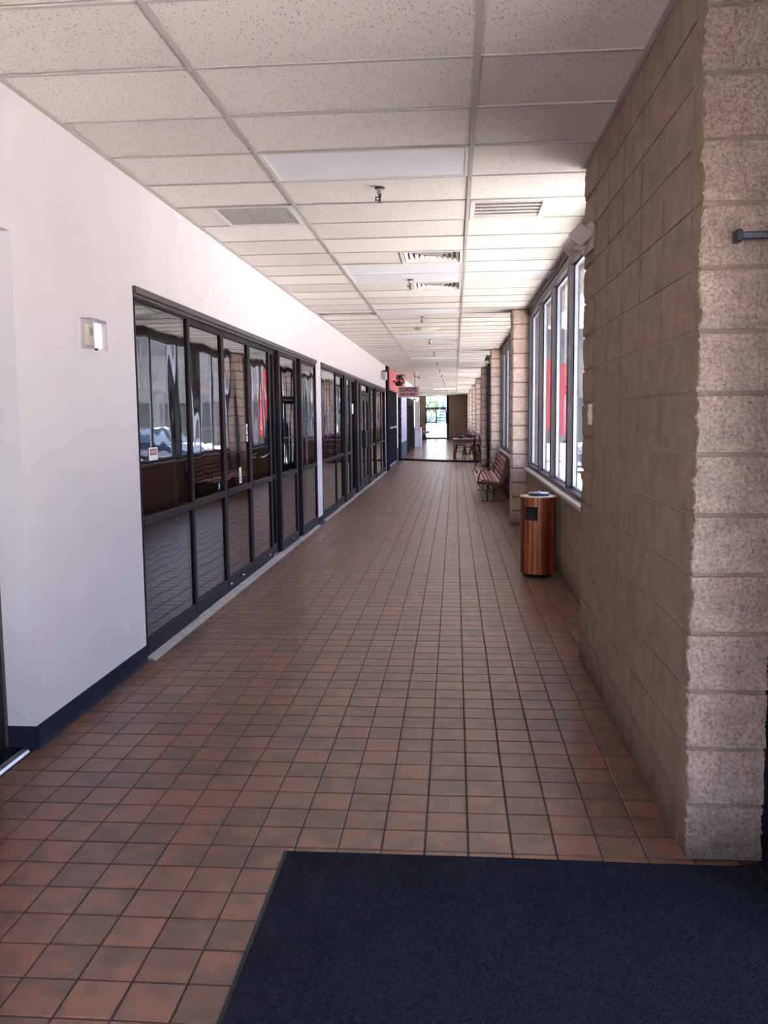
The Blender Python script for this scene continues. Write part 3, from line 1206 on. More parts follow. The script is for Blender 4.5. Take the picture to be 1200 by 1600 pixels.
mb = MB(); mb.box(XL-.14, XL-.0, 32.3, 36.6, .62, 2.40); struct('wall_left', mb, M['lavender'])
mb = MB(); mb.box(XL-.14, XL-.004, 32.3, 36.6, 0, .62); lowb = struct('wall_left', mb, M['mortar'])
for r in range(3):
    for k in range(10):
        b_ = MB(); b_.cbox(XL-.05, XL+.012, 32.3+.43*k+.004, 32.3+.43*(k+1)-.004, .07+r*.18+.004, .07+(r+1)*.18-.004, .008)
        b_.build('block', M['slateblock'], lowb)
m_ = MB()
for y in (36.62, 37.9, 39.5, 41.2, 42.6):
    m_.cbox(XL-.08, XL+.02, y, y+.14, .07, 2.38)
m_.cbox(XL-.08, XL+.0, 36.76, 42.6, 2.26, 2.38)
d5 = struct('door_5', m_, M['bronze'])
for a, b in ((36.77, 37.89), (38.05, 39.49), (39.65, 41.19), (41.35, 42.59)):
    f = MB(); f.cbox(XL-.06, XL-.02, a, a+.1, .08, 2.25); f.cbox(XL-.06, XL-.02, b-.1, b, .08, 2.25)
    f.cbox(XL-.06, XL-.02, a+.1, b-.1, .08, .26); f.cbox(XL-.06, XL-.02, a+.1, b-.1, 2.1, 2.25)
    lf = f.build('door_leaf', M['bronze'], d5)
    p = MB(); p.box(XL-.045, XL-.038, a+.1, b-.1, .26, 2.1); p.build('pane', M['shopglass'], lf)
    for z in (.35, .9, 1.25, 1.75):
        e = MB(); e.cbox(XL-.02, XL-.005, a+.25, a+.5, z, z+.07, .003); e.build('notice', M['paper'], lf)
mb = MB(); mb.box(XL-.14, XL+.0, 42.75, 44.9, 0, 2.5); mb.box(XL-.14, XL, 35.5, 50.0, 2.40, HC+.02); mb.box(XL-.14, XL, 48.6, 50.0, 0, 2.5)
struct('wall_left', mb, M['trimwhite'])
m_ = MB(); m_.cbox(XL-.08, XL+.02, 44.9, 45.05, .065, 2.38); m_.cbox(XL-.08, XL+.02, 48.45, 48.6, .065, 2.38)
d6 = struct('door_6', m_, M['greydoor'])
for a, b in ((45.06, 46.74), (46.76, 48.44)):
    f = MB(); f.cbox(XL-.06, XL-.0, a, b, .07, 2.38); lf = f.build('door_leaf', M['greydoor'], d6)
    e = MB(); e.cbox(XL-.0, XL+.03, a+.1, b-.1, 1.15, 1.2); e.build('push_bar', M['iron'], lf)
# dark backing rooms so nothing shows sky behind the far left doors
mb = MB(); mb.box(-4.5, -4.4, 25.5, 50, 0, 3); mb.box(-4.4, XL-.14, 49.9, 50.0, 0, 3)
struct('wall_shop', mb, M['shopwall'])
bxx = thing('white_cabinet', 'low white cabinet against the left wall in front of the grey doors', 'cabinet', (-1.80, 44.1, .065))
e = MB(); e.cbox(-1.965, -1.66, 43.2, 44.6, .065, 1.02, .01); e.build('body', M['lavender'], bxx)
e = MB(); e.cbox(-1.98, -1.645, 43.18, 44.62, 1.02, 1.05, .006); e.build('top', M['trimwhite'], bxx)
e = MB(); e.box(-1.93, -1.71, 43.185, 43.2, .12, .96); e.build('door_panel', M['trimwhite'], bxx)
mb = MB(); mb.box(-2.9, -2.8, 50.0, 61.2, 0, HC); mb.box(-2.9, XL, 49.9, 50.02, 2.5, HC); struct('wall_left', mb, M['facade'])

# ------------------------------------------------------------------ end wall and far doors
YF = 61.0
DX0, DX1 = -2.03, -.44
mb = MB()
mb.box(-2.9, DX0, YF, YF+.3, 0, HC+.02)
mb.box(DX1, 1.4, YF, YF+.3, 0, HC+.02)
back = struct('wall_back', mb, M['mortar'])
joined = MB()
for r in range(15):
    for x0, x1, n in ((-2.89, DX0, 2), (DX1+.03, 1.2, 4)):
        for k in range(n):
            a, b = x0+(x1-x0)*k/n, x0+(x1-x0)*(k+1)/n
            o = MB(); blk(o, (a+.003, YF-.012, r*CHT+.004), (b-.003, YF+.2, (r+1)*CHT-.004), [(1, -1)], .12, .003, seed=r+k, freq=9)
            o.build('block', M['block_end'], back, fix=False)
f = MB()
f.cbox(DX0, DX0+.05, YF-.05, YF+.05, .065, HC)
f.cbox(DX1-.12, DX1+.02, YF-.05, YF+.05, .065, HC)
f.cbox(DX0+.05, DX1-.12, YF-.05, YF+.05, 2.13, 2.23)
f.cbox(DX0+.05, DX1-.12, YF-.05, YF+.05, HC-.05, HC)
f.cbox(DX0+.05, DX1-.12, YF-.05, YF+.05, .065, .10)
d7 = struct('door_7', f, M['blackpaint'])
p = MB(); p.box(DX0+.05, DX1-.12, YF-.003, YF+.003, 2.23, HC-.05); p.build('transom_pane', M['winglass'], d7)
xm = (DX0+DX1-.07)/2
for a, b, s in ((DX0+.055, xm-.003, 1), (xm+.003, DX1-.125, -1)):
    f = MB()
    f.cbox(a, a+.05, YF-.025, YF+.02, .10, 2.12); f.cbox(b-.05, b, YF-.025, YF+.02, .10, 2.12)
    f.cbox(a+.05, b-.05, YF-.025, YF+.02, .10, .17); f.cbox(a+.05, b-.05, YF-.025, YF+.02, 2.06, 2.12)
    lf = f.build('door_leaf', M['bronze'], d7)
    p = MB(); p.box(a+.05, b-.05, YF-.003, YF+.003, .17, 2.06); p.build('pane', M['winglass'], lf)
    p = MB(); p.tube([((b-.03) if s > 0 else (a+.03), YF-.02, 1.08), ((b-.03) if s > 0 else (a+.03), YF-.1, 1.08), ((b-.35) if s > 0 else (a+.35), YF-.1, 1.08)], .02, 6)
    p.build('door_handle', M['iron'], lf)
mb = MB(); mb.box(1.02, 1.3, 56.9, 61.0, 0, HC); struct('wall_right', mb, M['facade'])

# ------------------------------------------------------------------ ceiling
mb = MB()
mb.box(-3.0, 1.6, -2.2, 61.4, HC+.035, HC+.3)
ceil = struct('ceiling', mb, M['grid'])
SPECIAL = {}  # (row, column) -> x-range taken by a fitting
SPECIAL[(2, 1)] = SPECIAL[(8, 1)] = SPECIAL[(9, 1)] = SPECIAL[(9, 2)] = SPECIAL[(14, 1)] = SPECIAL[(20, 1)] = SPECIAL[(30, 1)] = SPECIAL[(71, 1)] = 'light'
SPECIAL[(4, 0)] = (-1.735, -1.135)
SPECIAL[(4, 2)] = (.115, .665)
SPECIAL[(7, 1)] = (-.505, .085)
SPECIAL[(10, 1)] = (-.505, .085)
SPECIAL[(22, 1)] = (-.505, .085)
colx = [(-1.985, GX1), (GX1, GX2), (GX2, 1.055)]
pcache = {}
def ceil_panel(x0, x1, y0, y1):
    key = (round(x1-x0, 3), round(y1-y0, 3))
    if key not in pcache:
        m_ = MB()
        hx, hy = (x1-x0)/2, (y1-y0)/2
        m_.cbox(-hx, hx, -hy, hy, 0, .018, .004)
        pcache[key] = m_.mesh('ceiling_panel', M['panel'])
        import bmesh
        b = bmesh.new(); b.from_mesh(pcache[key]); bmesh.ops.recalc_face_normals(b, faces=b.faces); b.to_mesh(pcache[key]); b.free()
    o = put('ceiling_panel', pcache[key], ceil)
    o.location = ((x0+x1)/2, (y0+y1)/2, HC+.004+rnd.uniform(0, .004))
    o.rotation_euler = (rnd.uniform(-.006, .006), rnd.uniform(-.0025, .0025), 0)
    return o


tee = MB()
npan = 0
for k in range(-2, 94):
    y0, y1 = CY0+CS*k, CY0+CS*(k+1)
    for c, (x0, x1) in enumerate(colx):
        sp_ = SPECIAL.get((k, c))
        if sp_ == 'light':
            pass
        elif sp_:
            if sp_[0]-x0 > .1:
                ceil_panel(x0+.008, sp_[0]-.004, y0+.006, y1-.006); npan += 1
            if x1-sp_[1] > .1:
                ceil_panel(sp_[1]+.004, x1-.008, y0+.006, y1-.006); npan += 1
        else:
            o = ceil_panel(x0+.008, x1-.008, y0+.006, y1-.006); npan += 1
            if (k, c) == (14, 0):
                o.rotation_euler = (.05, 0, 0); o.location.z += .012
        # cross tee between the rows
        tee.box(x0+.01, x1-.01, y0-.010, y0+.010, HC-.0015, HC+.004)
tee.build('cross_tees', M['grid'], ceil, 'stuff', fix=False)
for x, w_ in ((GX1, .013), (GX2, .013)):
    for a in np.arange(-2.0, 61.0, 3.66):
        r_ = MB(); r_.box(x-w_, x+w_, a+.001, min(a+3.659, 61), HC-.004, HC+.003)
        r_.build('main_runner', M['grid'], ceil)
for x0, x1, a, b in ((-1.99, -1.962, -2, 61), (1.03, 1.06, 5.6, 61), (.775, .80, 3.0, 5.6)):
    r_ = MB(); r_.box(x0, x1, a, b, HC-.005, HC+.002)
    r_.build('wall_angle', M['grid'], ceil)

# fluorescent troffers
lab = {(2, 1): 'near blank white 2x4 light lens in the ceiling, closest to camera',
       (8, 1): 'white light lens just beyond the square louvred diffuser',
       (9, 1): 'white light lens between two others, nearer side of second sprinkler',
       (9, 2): 'bright white light lens in the right ceiling column beside the windows',
       (14, 1): 'white ceiling light lens before the third sprinkler',
       (20, 1): 'thin-looking white ceiling light lens beyond the round ceiling disc',
       (30, 1): 'far white ceiling light lens halfway down the corridor',
       (71, 1): 'glowing ceiling light at the far end of the corridor'}
for (k, c), v in SPECIAL.items():
    if v != 'light':
        continue
    x0, x1 = colx[c]
    x0, x1 = x0+.012, x1-.012
    y0, y1 = CY0+CS*k+.010, CY0+CS*(k+1)-.010
    L_ = thing('ceiling_light', lab[(k, c)], 'ceiling light', ((x0+x1)/2, (y0+y1)/2, HC), 'recessed lights in the ceiling grid')
    f = MB()
    t_ = .022
    f.box(x0, x1, y0, y0+t_, HC-.001, HC+.02); f.box(x0, x1, y1-t_, y1, HC-.001, HC+.02)
    f.box(x0, x0+t_, y0+t_, y1-t_, HC-.001, HC+.02); f.box(x1-t_, x1, y0+t_, y1-t_, HC-.001, HC+.02)
    f.build('frame', M['vent'], L_)
    d = MB(); d.box(x0+t_, x1-t_, y0+t_, y1-t_, HC+.004, HC+.010); d.build('lens', M['litlens'] if k == 71 else M['lens'], L_)

# air grilles
def square_diffuser(k, label):
    x0, x1 = -.50, .08
    y0, y1 = CY0+CS*k+.012, CY0+CS*(k+1)-.012
    D = thing('air_diffuser', label, 'air vent', ((x0+x1)/2, (y0+y1)/2, HC), 'air vents in the ceiling')
    b = MB(); b.box(x0+.03, x1-.03, y0+.03, y1-.03, HC+.026, HC+.030); b.build('backing', M['dark'], D)
    cx, cy = (x0+x1)/2, (y0+y1)/2
    hx, hy = (x1-x0)/2, (y1-y0)/2
    f = MB()
    f.box(x0, x1, y0, y0+.03, HC-.006, HC+.024); f.box(x0, x1, y1-.03, y1, HC-.006, HC+.024)
    f.box(x0, x0+.03, y0+.03, y1-.03, HC-.006, HC+.024); f.box(x1-.03, x1, y0+.03, y1-.03, HC-.006, HC+.024)
    f.build('frame', M['vent'], D)
    for i in range(5):
        s = .86-.165*i
        s2 = s-.10
        v = MB()
        za, zb = HC-.004, HC+.022
        o = [(cx-hx*s, cy-hy*s), (cx+hx*s, cy-hy*s), (cx+hx*s, cy+hy*s), (cx-hx*s, cy+hy*s)]
        n = [(cx-hx*s2, cy-hy*s2), (cx+hx*s2, cy-hy*s2), (cx+hx*s2, cy+hy*s2), (cx-hx*s2, cy+hy*s2)]
        for q in range(4):
            a, b_ = q, (q+1) % 4
            v.add([(*o[a], za), (*o[b_], za), (*n[b_], zb), (*n[a], zb), (*o[a], za+.002), (*o[b_], za+.002), (*n[b_], zb+.002), (*n[a], zb+.002)],
                  [(0, 1, 2, 3), (7, 6, 5, 4), (0, 4, 5, 1), (2, 6, 7, 3)])
        v.build('louvre', M['vent'], D)


square_diffuser(7, 'square louvred air diffuser beyond the first sprinkler')
square_diffuser(10, 'square stepped air diffuser beside the second sprinkler')
square_diffuser(22, 'distant air diffuser beside the fourth sprinkler')
y0, y1 = CY0+CS*4+.012, CY0+CS*5-.012
x0, x1 = .115, .665
D = thing('return_grille', 'dark slotted air grille in the right ceiling column with white frame', 'air vent', (.39, (y0+y1)/2, HC), 'air vents in the ceiling')
f = MB()
f.box(x0, x1, y0, y0+.045, HC-.003, HC+.02); f.box(x0, x1, y1-.045, y1, HC-.003, HC+.02)
f.box(x0, x0+.03, y0+.045, y1-.045, HC-.003, HC+.02); f.box(x1-.045, x1, y0+.045, y1-.045, HC-.003, HC+.02)
f.build('frame', M['vent'], D)
b = MB(); b.box(x0+.03, x1-.045, y0+.045, y1-.045, HC+.022, HC+.026); b.build('backing', M['dark'], D)
for i in range(5):
    yy = y0+.045+(y1-y0-.09)*(i+.5)/5
    s = MB(); s.box(x0+.03, x1-.045, yy-.008, yy+.008, HC+.001, HC+.010); s.build('slat', M['vent'], D)
s = MB()
for i in range(36):
    xx = x0+.035+(x1-x0-.085)*i/35
    s.box(xx-.0028, xx+.0028, y0+.045, y1-.045, HC+.010, HC+.014)
s.build('mesh_bars', mat('grille_grey', (.28, .26, .25), .6), D, 'stuff')
x0, x1 = -1.735, -1.135
D = thing('return_grille', 'pale perforated air return panel in the left ceiling column', 'air vent', (-1.435, (y0+y1)/2, HC), 'air vents in the ceiling')
f = MB()
f.box(x0, x1, y0, y0+.03, HC-.003, HC+.02); f.box(x0, x1, y1-.03, y1, HC-.003, HC+.02)
f.box(x0, x0+.03, y0+.03, y1-.03, HC-.003, HC+.02); f.box(x1-.05, x1, y0+.03, y1-.03, HC-.003, HC+.02)
f.build('frame', M['vent'], D)
b = MB(); b.box(x0+.03, x1-.05, y0+.03, y1-.03, HC+.022, HC+.026); b.build('backing', mat('return_shadow', (.34, .31, .29), .9), D)
s = MB()
for i in range(40):
    yy = y0+.035+(y1-y0-.07)*i/39
    s.box(x0+.03, x1-.05, yy-.0035, yy+.0035, HC+.004, HC+.008)
for i in range(26):
    xx = x0+.035+(x1-x0-.09)*i/25
    s.box(xx-.0045, xx+.0045, y0+.03, y1-.03, HC+.004, HC+.0075)
s.build('perforated_sheet', mat('perforated_enamel', (.56, .52, .49), .5), D, 'stuff')

# smoke detector disc
q = thing('ceiling_disc', 'flat round white disc on the ceiling between third and fourth sprinklers', 'detector', (-.46, 15.05, HC))
e = MB(); e.lathe([(0, HC-.03), (.15, HC-.028), (.20, HC-.012), (.21, HC)], -.46, 15.05, 28); e.build('cover', M['vent'], q)
e = MB(); e.lathe([(.205, HC-.004), (.225, HC-.004), (.225, HC)], -.46, 15.05, 28); e.build('rim', M['beige'], q)

# sprinklers
sy = [5.89, 9.76, 13.33, 17.2, 20.6, 24.3, 28.0, 31.8, 35.5, 39.2, 42.9, 46.6, 50.3]
X0, Y0 = -.485, 5.89
S = thing('sprinkler', '', 'sprinkler', (X0, Y0, HC), 'sprinklers in a line down the ceiling')
e = MB(); e.lathe([(.032, HC), (.034, HC-.006), (.024, HC-.008), (0, HC-.008)], X0, Y0, 14); e.build('escutcheon', M['black'], S)
e = MB(); e.lathe([(.018, HC-.006), (.019, HC-.036), (.013, HC-.040), (.0, HC-.04)], X0, Y0, 14); e.build('body', mat('sprinkler_grey', (.34, .34, .34), .4, metal=.5), S)
e = MB(); e.lathe([(.010, HC-.038), (.009, HC-.06), (.006, HC-.072), (.005, HC-.088), (.017, HC-.090), (.017, HC-.093), (0, HC-.094)], X0, Y0, 10)
e.build('deflector', M['iron'], S)
e = MB()
e.tube([(X0, Y0, HC-.060), (X0-.026, Y0, HC-.062)], .004, 6)
e.tube([(X0, Y0, HC-.078), (X0-.026, Y0, HC-.078)], .004, 6)
e.tube([(X0-.026, Y0, HC-.055), (X0-.026, Y0, HC-.085)], .004, 6)
e.build('yoke', M['iron'], S)
names = ['first', 'second', 'third', 'fourth', 'fifth', 'sixth', 'seventh', 'eighth', 'ninth', 'tenth', 'eleventh', 'twelfth', 'thirteenth']
for i, y in enumerate(sy):
    lb = f'{names[i]} pendant sprinkler head from the camera in the ceiling line'
    if i == 0:
        lb = 'nearest pendant sprinkler head, below the blank white ceiling lens'
        S['label'] = lb
    else:
        dup(S, .004*i, y-Y0, 0, lb)

# ------------------------------------------------------------------ twin head emergency light on the pier
EX = XR
E_ = thing('emergency_light', 'beige twin-head emergency light high at the end of the block wall', 'light', (EX, 5.3, 2.6))
q = MB(); q.cbox(EX-.040, EX-.002, 5.19, 5.47, 2.50, 2.655, .014); q.build('housing', M['beige'], E_)
def lamp_head(c, s, tilt, roll):
    q = MB()
    R_ = Matrix.Rotation(roll, 4, 'Z') @ Matrix.Rotation(tilt, 4, 'X') @ Matrix.Rotation(PI/4*.9, 4, 'Y')
    prof = [(-.055*s, .0), (-.05*s, .0)]
    # rounded square head: stacked rounded squares along local y
    ring = []
    def rs(h, y, rr):
        pts = []
        for (sx, sz, a0) in ((1, 1, 0), (-1, 1, PI/2), (-1, -1, PI), (1, -1, 1.5*PI)):
            for t in range(4):
                a = a0+PI/2*t/3
                pts.append(((h-rr)*sx+rr*math.cos(a), y, (h-rr)*sz+rr*math.sin(a)))
        return pts
    rings = [rs(.030*s, .060*s, .010), rs(.052*s, .035*s, .016), rs(.068*s, -.02*s, .018), rs(.068*s, -.034*s, .018), rs(.060*s, -.042*s, .016)]
    vs, fs = [], []
    for r_ in rings:
        vs += [tuple(R_ @ Vector(p)+Vector(c)) for p in r_]
    n = 16
    for i in range(len(rings)-1):
        for k in range(n):
            fs.append((i*n+k, i*n+(k+1) % n, (i+1)*n+(k+1) % n, (i+1)*n+k))
    fs.append(tuple(range(n)))
    fs.append(tuple(range((len(rings)-1)*n, len(rings)*n)))
    q.add(vs, fs)
    return q
h = lamp_head((.718, 5.20, 2.572), .78, -.30, -.15).build('lamp_head', M['beige'], E_)
h = lamp_head((.690, 5.36, 2.548), .82, .35, .35).build('lamp_head', M['beige'], E_)
q = MB(); q.tube([(EX-.03, 5.28, 2.53), (.745, 5.27, 2.53), (.70, 5.34, 2.53)], .022, 8); q.build('bracket', M['beige'], E_)

q = thing('wall_plate', 'narrow pale switch plate on the block wall by the window edge', 'switch', (XR, 5.245, 1.56))
e = MB(); e.cbox(XR-.016, XR+.002, 5.21, 5.285, 1.505, 1.625, .003); e.build('plate', M['ivory'], q)
e = MB(); e.cbox(XR-.024, XR-.014, 5.24, 5.255, 1.55, 1.58, .002); e.build('toggle', M['ivory'], q)

# ------------------------------------------------------------------ entrance at right of camera
m_ = MB()
m_.cbox(1.07, 1.20, 2.93, 3.006, 0, 3.05)
je = MB(); je.box(1.064, 1.125, 2.70, 3.035, 0, 3.05); je.box(1.052, 1.32, -1.9, 3.0, -.06, .010)
m_.cbox(1.087, 1.20, 1.86, 1.93, 0, 2.25)
m_.cbox(1.087, 1.20, -.15, -.08, 0, 2.25)
m_.cbox(1.087, 1.20, -2.0, -1.9, 0, 3.05)
m_.cbox(1.087, 1.20, -1.9, 2.90, 2.25, 2.35)
m_.box(1.10, 1.20, -1.9, 2.93, 2.35, 3.05)
dd = struct('door_8', m_, M['bronze'])
je.build('jamb_cover', M['blackpaint'], dd)
for a, b in ((-1.9, -.15), (-.08, 1.86), (1.93, 2.93)):
    f = MB(); f.cbox(1.12, 1.165, a+.01, a+.09, .01, 2.24); f.cbox(1.12, 1.165, b-.09, b-.01, .01, 2.24)
    f.cbox(1.12, 1.165, a+.09, b-.09, .01, .2); f.cbox(1.12, 1.165, a+.09, b-.09, 2.15, 2.24)
    lf = f.build('door_leaf', M['bronze'], dd)
    p = MB(); p.box(1.14, 1.146, a+.09, b-.09, .2, 2.15); p.build('pane', M['winglass'], lf)
cl = MB()
cl.cbox(.965, 1.14, 2.926, 2.944, 2.108, 2.122, .003)
ca = thing('door_closer', 'black door closer arm reaching in front of the block pier at right edge', 'door closer', (1.1, 2.93, 2.12))
cl.build('arm', M['iron'], ca)
q = MB(); q.cbox(.895, .985, 2.918, 2.95, 2.106, 2.130, .004); q.build('arm_sleeve', mat('closer_grey', (.10, .10, .12), .35, metal=.6), ca)
q = MB(); q.cbox(.883, .905, 2.912, 2.956, 2.098, 2.136, .004); q.build('end_bracket', M['black'], ca)

# wall behind the camera
mb = MB(); mb.box(-2.2, -1.9, -2.2, -2.0, 0, HC+.03); mb.box(-1.9, 1.3, -2.2, -2.0, 2.4, HC+.03); mb.box(.90, 1.3, -2.2, -2.0, 0, 2.4); struct('wall_front', mb, M['wall'])

m_ = MB()
for x in (-1.9, -.53, .83):
    m_.cbox(x, x+.07, -2.15, -2.05, 0, 2.4)
m_.cbox(-1.83, .83, -2.15, -2.05, 2.33, 2.4); m_.cbox(-1.83, .83, -2.15, -2.05, 0, .08)
dz = struct('added_glazing', m_, M['bronze'])  # unseen glazing, added to let more daylight onto the near end
for a, b in ((-1.83, -.53), (-.46, .83)):
    p = MB(); p.box(a, b, -2.105, -2.099, .08, 2.33); p.build('pane', M['winglass'], dz)

# ------------------------------------------------------------------ litter bin
bx, by, br = .815, 8.62, .172
T = thing('litter_bin', 'round cedar-slatted litter bin with ash tray top below the near window', 'bin', (bx, by, 0))
q = MB(); q.lathe([(.0, .001), (.135, .001), (.135, .05), (0, .05)], bx, by, 28); q.build('base', M['black'], T)
q = MB(); q.lathe([(0, .05), (br-.024, .05), (br-.024, .765), (0, .765)], bx, by, 28); q.build('liner', M['dark'], T)
ns = 22
hole_c = math.atan2(-.185, -.145)
for i in range(ns):
    a0, a1 = 2*PI*i/ns+.008, 2*PI*(i+1)/ns-.008
    am = (a0+a1)/2
    dlt = (am-hole_c+PI) % (2*PI)-PI
    m = M[['wood_red', 'wood_mid', 'wood_lt', 'wood_mid', 'wood_red', 'wood_mid'][(i*5+(i//3)) % 6]]
    segs = [(.035, .775)]
    if abs(dlt) < .46:
        segs = [(.035, .555), (.69, .775)]
    for za, zb in segs:
        s = MB()
        vs = []
        for z in (za, zb):
            for r_, a in ((br-.022, a0), (br, a0+.01), (br+.001, am), (br, a1-.01), (br-.022, a1)):
                vs.append((bx+r_*math.cos(a), by+r_*math.sin(a), z))
        s.add(vs, [(0, 1, 2, 3, 4), (9, 8, 7, 6, 5), (0, 5, 6, 1), (1, 6, 7, 2), (2, 7, 8, 3), (3, 8, 9, 4), (4, 9, 5, 0)])
        s.build('slat', m, T)
q = MB(); q.lathe([(br-.025, .765), (br-.025, .775), (br+.008, .775), (br+.008, .787), (.08, .789), (.08, .76)], bx, by, 32)
q.build('top_rim', mat('rim_wood', (.62, .42, .32), .4, var=.1, scale=9), T)
q = MB(); q.lathe([(.098, .788), (.098, .812), (.0, .812)], bx, by, 28); q.build('ash_tray', M['black'], T)
q = MB(); q.lathe([(.100, .812), (.098, .818), (.012, .819), (.012, .832), (0, .833)], bx, by, 28)
q.build('tray_lid', mat('brushed_steel', (.30, .34, .42), .3, metal=.8), T)

# ------------------------------------------------------------------ slatted bench
B = thing('bench', 'wooden slatted bench with ring arm rests against the low block wall', 'bench', (.7, 17.6, 0))
by0, by1 = 15.95, 19.2
prof = [(.425, .385), (.50, .412), (.575, .405), (.65, .392), (.725, .378), (.795, .372), (.850, .43), (.878, .515), (.902, .60), (.922, .685), (.935, .755)]
def slat_at(i):
    x, z = prof[i]
    a = prof[max(0, i-1)]; b = prof[min(len(prof)-1, i+1)]
    d = Vector((b[0]-a[0], b[1]-a[1])).normalized()
    n = Vector((-d.y, d.x))
    hw, ht = .0245, .012
    c = Vector((x, z))
    return [c-d*hw-n*ht, c+d*hw-n*ht, c+d*hw+n*ht, c-d*hw+n*ht]
for i in range(len(prof)):
    s = MB(); s.prism([tuple(p) for p in slat_at(i)], by0+.03, by1-.03, 'y'); s.build('slat', M['bench'], B)
outline = [(.40, .375), (.405, .352), (.45, .335), (.60, .335), (.78, .315), (.86, .345), (.925, .45), (.975, .62), (.985, .76), (.955, .80), (.925, .79),
           (.905, .72), (.885, .62), (.855, .50), (.82, .40), (.78, .362), (.70, .368), (.60, .385), (.50, .395), (.43, .39)]
for y in (by0, by1-.035):
    s = MB(); s.prism(outline, y, y+.035, 'y'); s.build('end_frame', M['benchend'], B)
for y in (by0+.30, by1-.30):
    s = MB()
    cx, cz, rr = .635, .42, .215
    s.tube([(cx+rr*math.cos(t), y-.28 if y < 17 else y+.05, cz+rr*math.sin(t)) for t in [2*PI*k/28 for k in range(29)]], .010, 8)
    s.build('arm_rest', M['iron'], B)
    s = MB(); s.tube([(.60, y, .0+.01), (.60, y, .36)], .013, 8); s.tube([(.72, y, .01), (.72, y, .36)], .013, 8)
    s.build('leg', M['iron'], B)
    s = MB(); s.cbox(.48, .92, y-.025, y+.025, .0, .014, .003); s.build('foot_plate', M['iron'], B)

# ------------------------------------------------------------------ table and chairs beyond the step
FZ = .0655
TB = thing('wooden_table', 'long wooden table with stout legs beside the wall beyond the step', 'table', (.4, 32.1, FZ))
tx0, tx1, ty0, ty1 = -.075, .80, 31.5, 32.8
q = MB(); q.cbox(tx0, tx1, ty0, ty1, .735, .775, .006); q.build('tabletop', M['tablewood'], TB)
q = MB()
q.box(tx0+.08, tx1-.08, ty0+.08, ty0+.105, .64, .735); q.box(tx0+.08, tx1-.08, ty1-.105, ty1-.08, .64, .735)
q.box(tx0+.08, tx0+.105, ty0+.105, ty1-.105, .64, .735); q.box(tx1-.105, tx1-.08, ty0+.105, ty1-.105, .64, .735)
q.build('apron', M['tablewood'], TB)
for x, sx in ((tx0+.09, -1), (tx1-.09, 1)):
    for y in (ty0+.09, ty1-.09):
        s = MB(); s.tube([(x, y, .735), (x+sx*.015, y, .45), (x+sx*.03, y, .2), (x+sx*.035, y, FZ)], [.04, .035, .045, .03], 10)
        s.build('leg', M['tablewood'], TB)


def windsor(cx, cy, rz, label):
    ch = thing('windsor_chair', label, 'chair', (cx, cy, FZ), 'dark chairs round the far table')
    ch.rotation_euler.z = rz
    R_ = Matrix.Translation((cx, cy, FZ)) @ Matrix.Rotation(rz, 4, 'Z')
    def P(x, y, z):
        return tuple(R_ @ Vector((x, y, z)))
    # local: sitter faces -y, back at +y
    s = MB()
    prof = [(.0, .425), (.20, .425), (.225, .44), (.215, .458), (.0, .455)]
    n = 20
    vs = []
    for r_, z in prof:
        vs += [P(r_*math.cos(2*PI*k/n), r_*.95*math.sin(2*PI*k/n), z) for k in range(n)]
    fs = []
    for i in range(len(prof)-1):
        for k in range(n):
            fs.append((i*n+k, i*n+(k+1) % n, (i+1)*n+(k+1) % n, (i+1)*n+k))
    s.add(vs, fs, True); s.build('seat', M['darkwood'], ch)
    for sx in (-1, 1):
        for sy_ in (-1, 1):
            s = MB(); s.tube([P(.13*sx, .13*sy_, .43), P(.18*sx, .18*sy_, .22), P(.22*sx, .21*sy_, 0.004)], [.016, .020, .012], 8)
            s.build('leg', M['darkwood'], ch)
    s = MB(); s.tube([P(-.18, -.18, .2), P(-.18, .18, .2)], .010, 6); s.tube([P(.18, -.18, .2), P(.18, .18, .2)], .010, 6); s.tube([P(-.18, 0, .2), P(.18, 0, .2)], .010, 6)
    s.build('stretcher', M['darkwood'], ch)
    s = MB(); s.tube([P(.19*math.cos(t)*1.0, .17+.08*math.sin(t), .44+.46*math.sin(t)) for t in [PI*k/16 for k in range(17)]], .014, 8)
    s.build('hoop_back', M['darkwood'], ch)
    for k in range(-3, 4):
        x = .045*k
        t = math.acos(max(-1, min(1, x/.19)))
        s = MB(); s.tube([P(x*.8, .17, .45), P(x, .17+.08*math.sin(t), .44+.46*math.sin(t))], .006, 6)
        s.build('spindle', M['darkwood'], ch)
    return ch


windsor(.50, 31.15, -PI/2+.15, 'dark hoop-back chair standing in front of the table, facing left')
windsor(.22, 33.2, .1, 'dark hoop-back chair tucked behind the left of the table')
windsor(.76, 33.2, -.1, 'dark hoop-back chair tucked behind the table beside the wall')
bg_ = thing('handbag', 'red-brown soft bag lying on the right of the far table', 'bag', (.55, 32.3, .775))
q = MB(); q.ico((.55, 32.3, .895), .15, 3, .3, (1.1, .8, .70), True); q.build('body', M['redbrown'], bg_)
q = MB(); q.tube([(.47+.16*k/8, 32.3, .93+.07*math.sin(PI*k/8)) for k in range(9)], .012, 6); q.build('strap', M['darkwood'], bg_)
bg_ = thing('black_cap', 'black rounded cap on the tabletop left of the red-brown bag', 'hat', (.27, 32.2, .775))
q = MB(); q.lathe([(.125, .776), (.12, .82), (.09, .865), (.04, .885), (0, .888)], .27, 32.2, 18); q.build('crown', M['black'], bg_)
q = MB(); q.prism([(.15, 32.1), (.39, 32.1), (.36, 31.98), (.27, 31.94), (.18, 31.98)], .776, .784, 'z'); q.build('brim', M['black'], bg_)

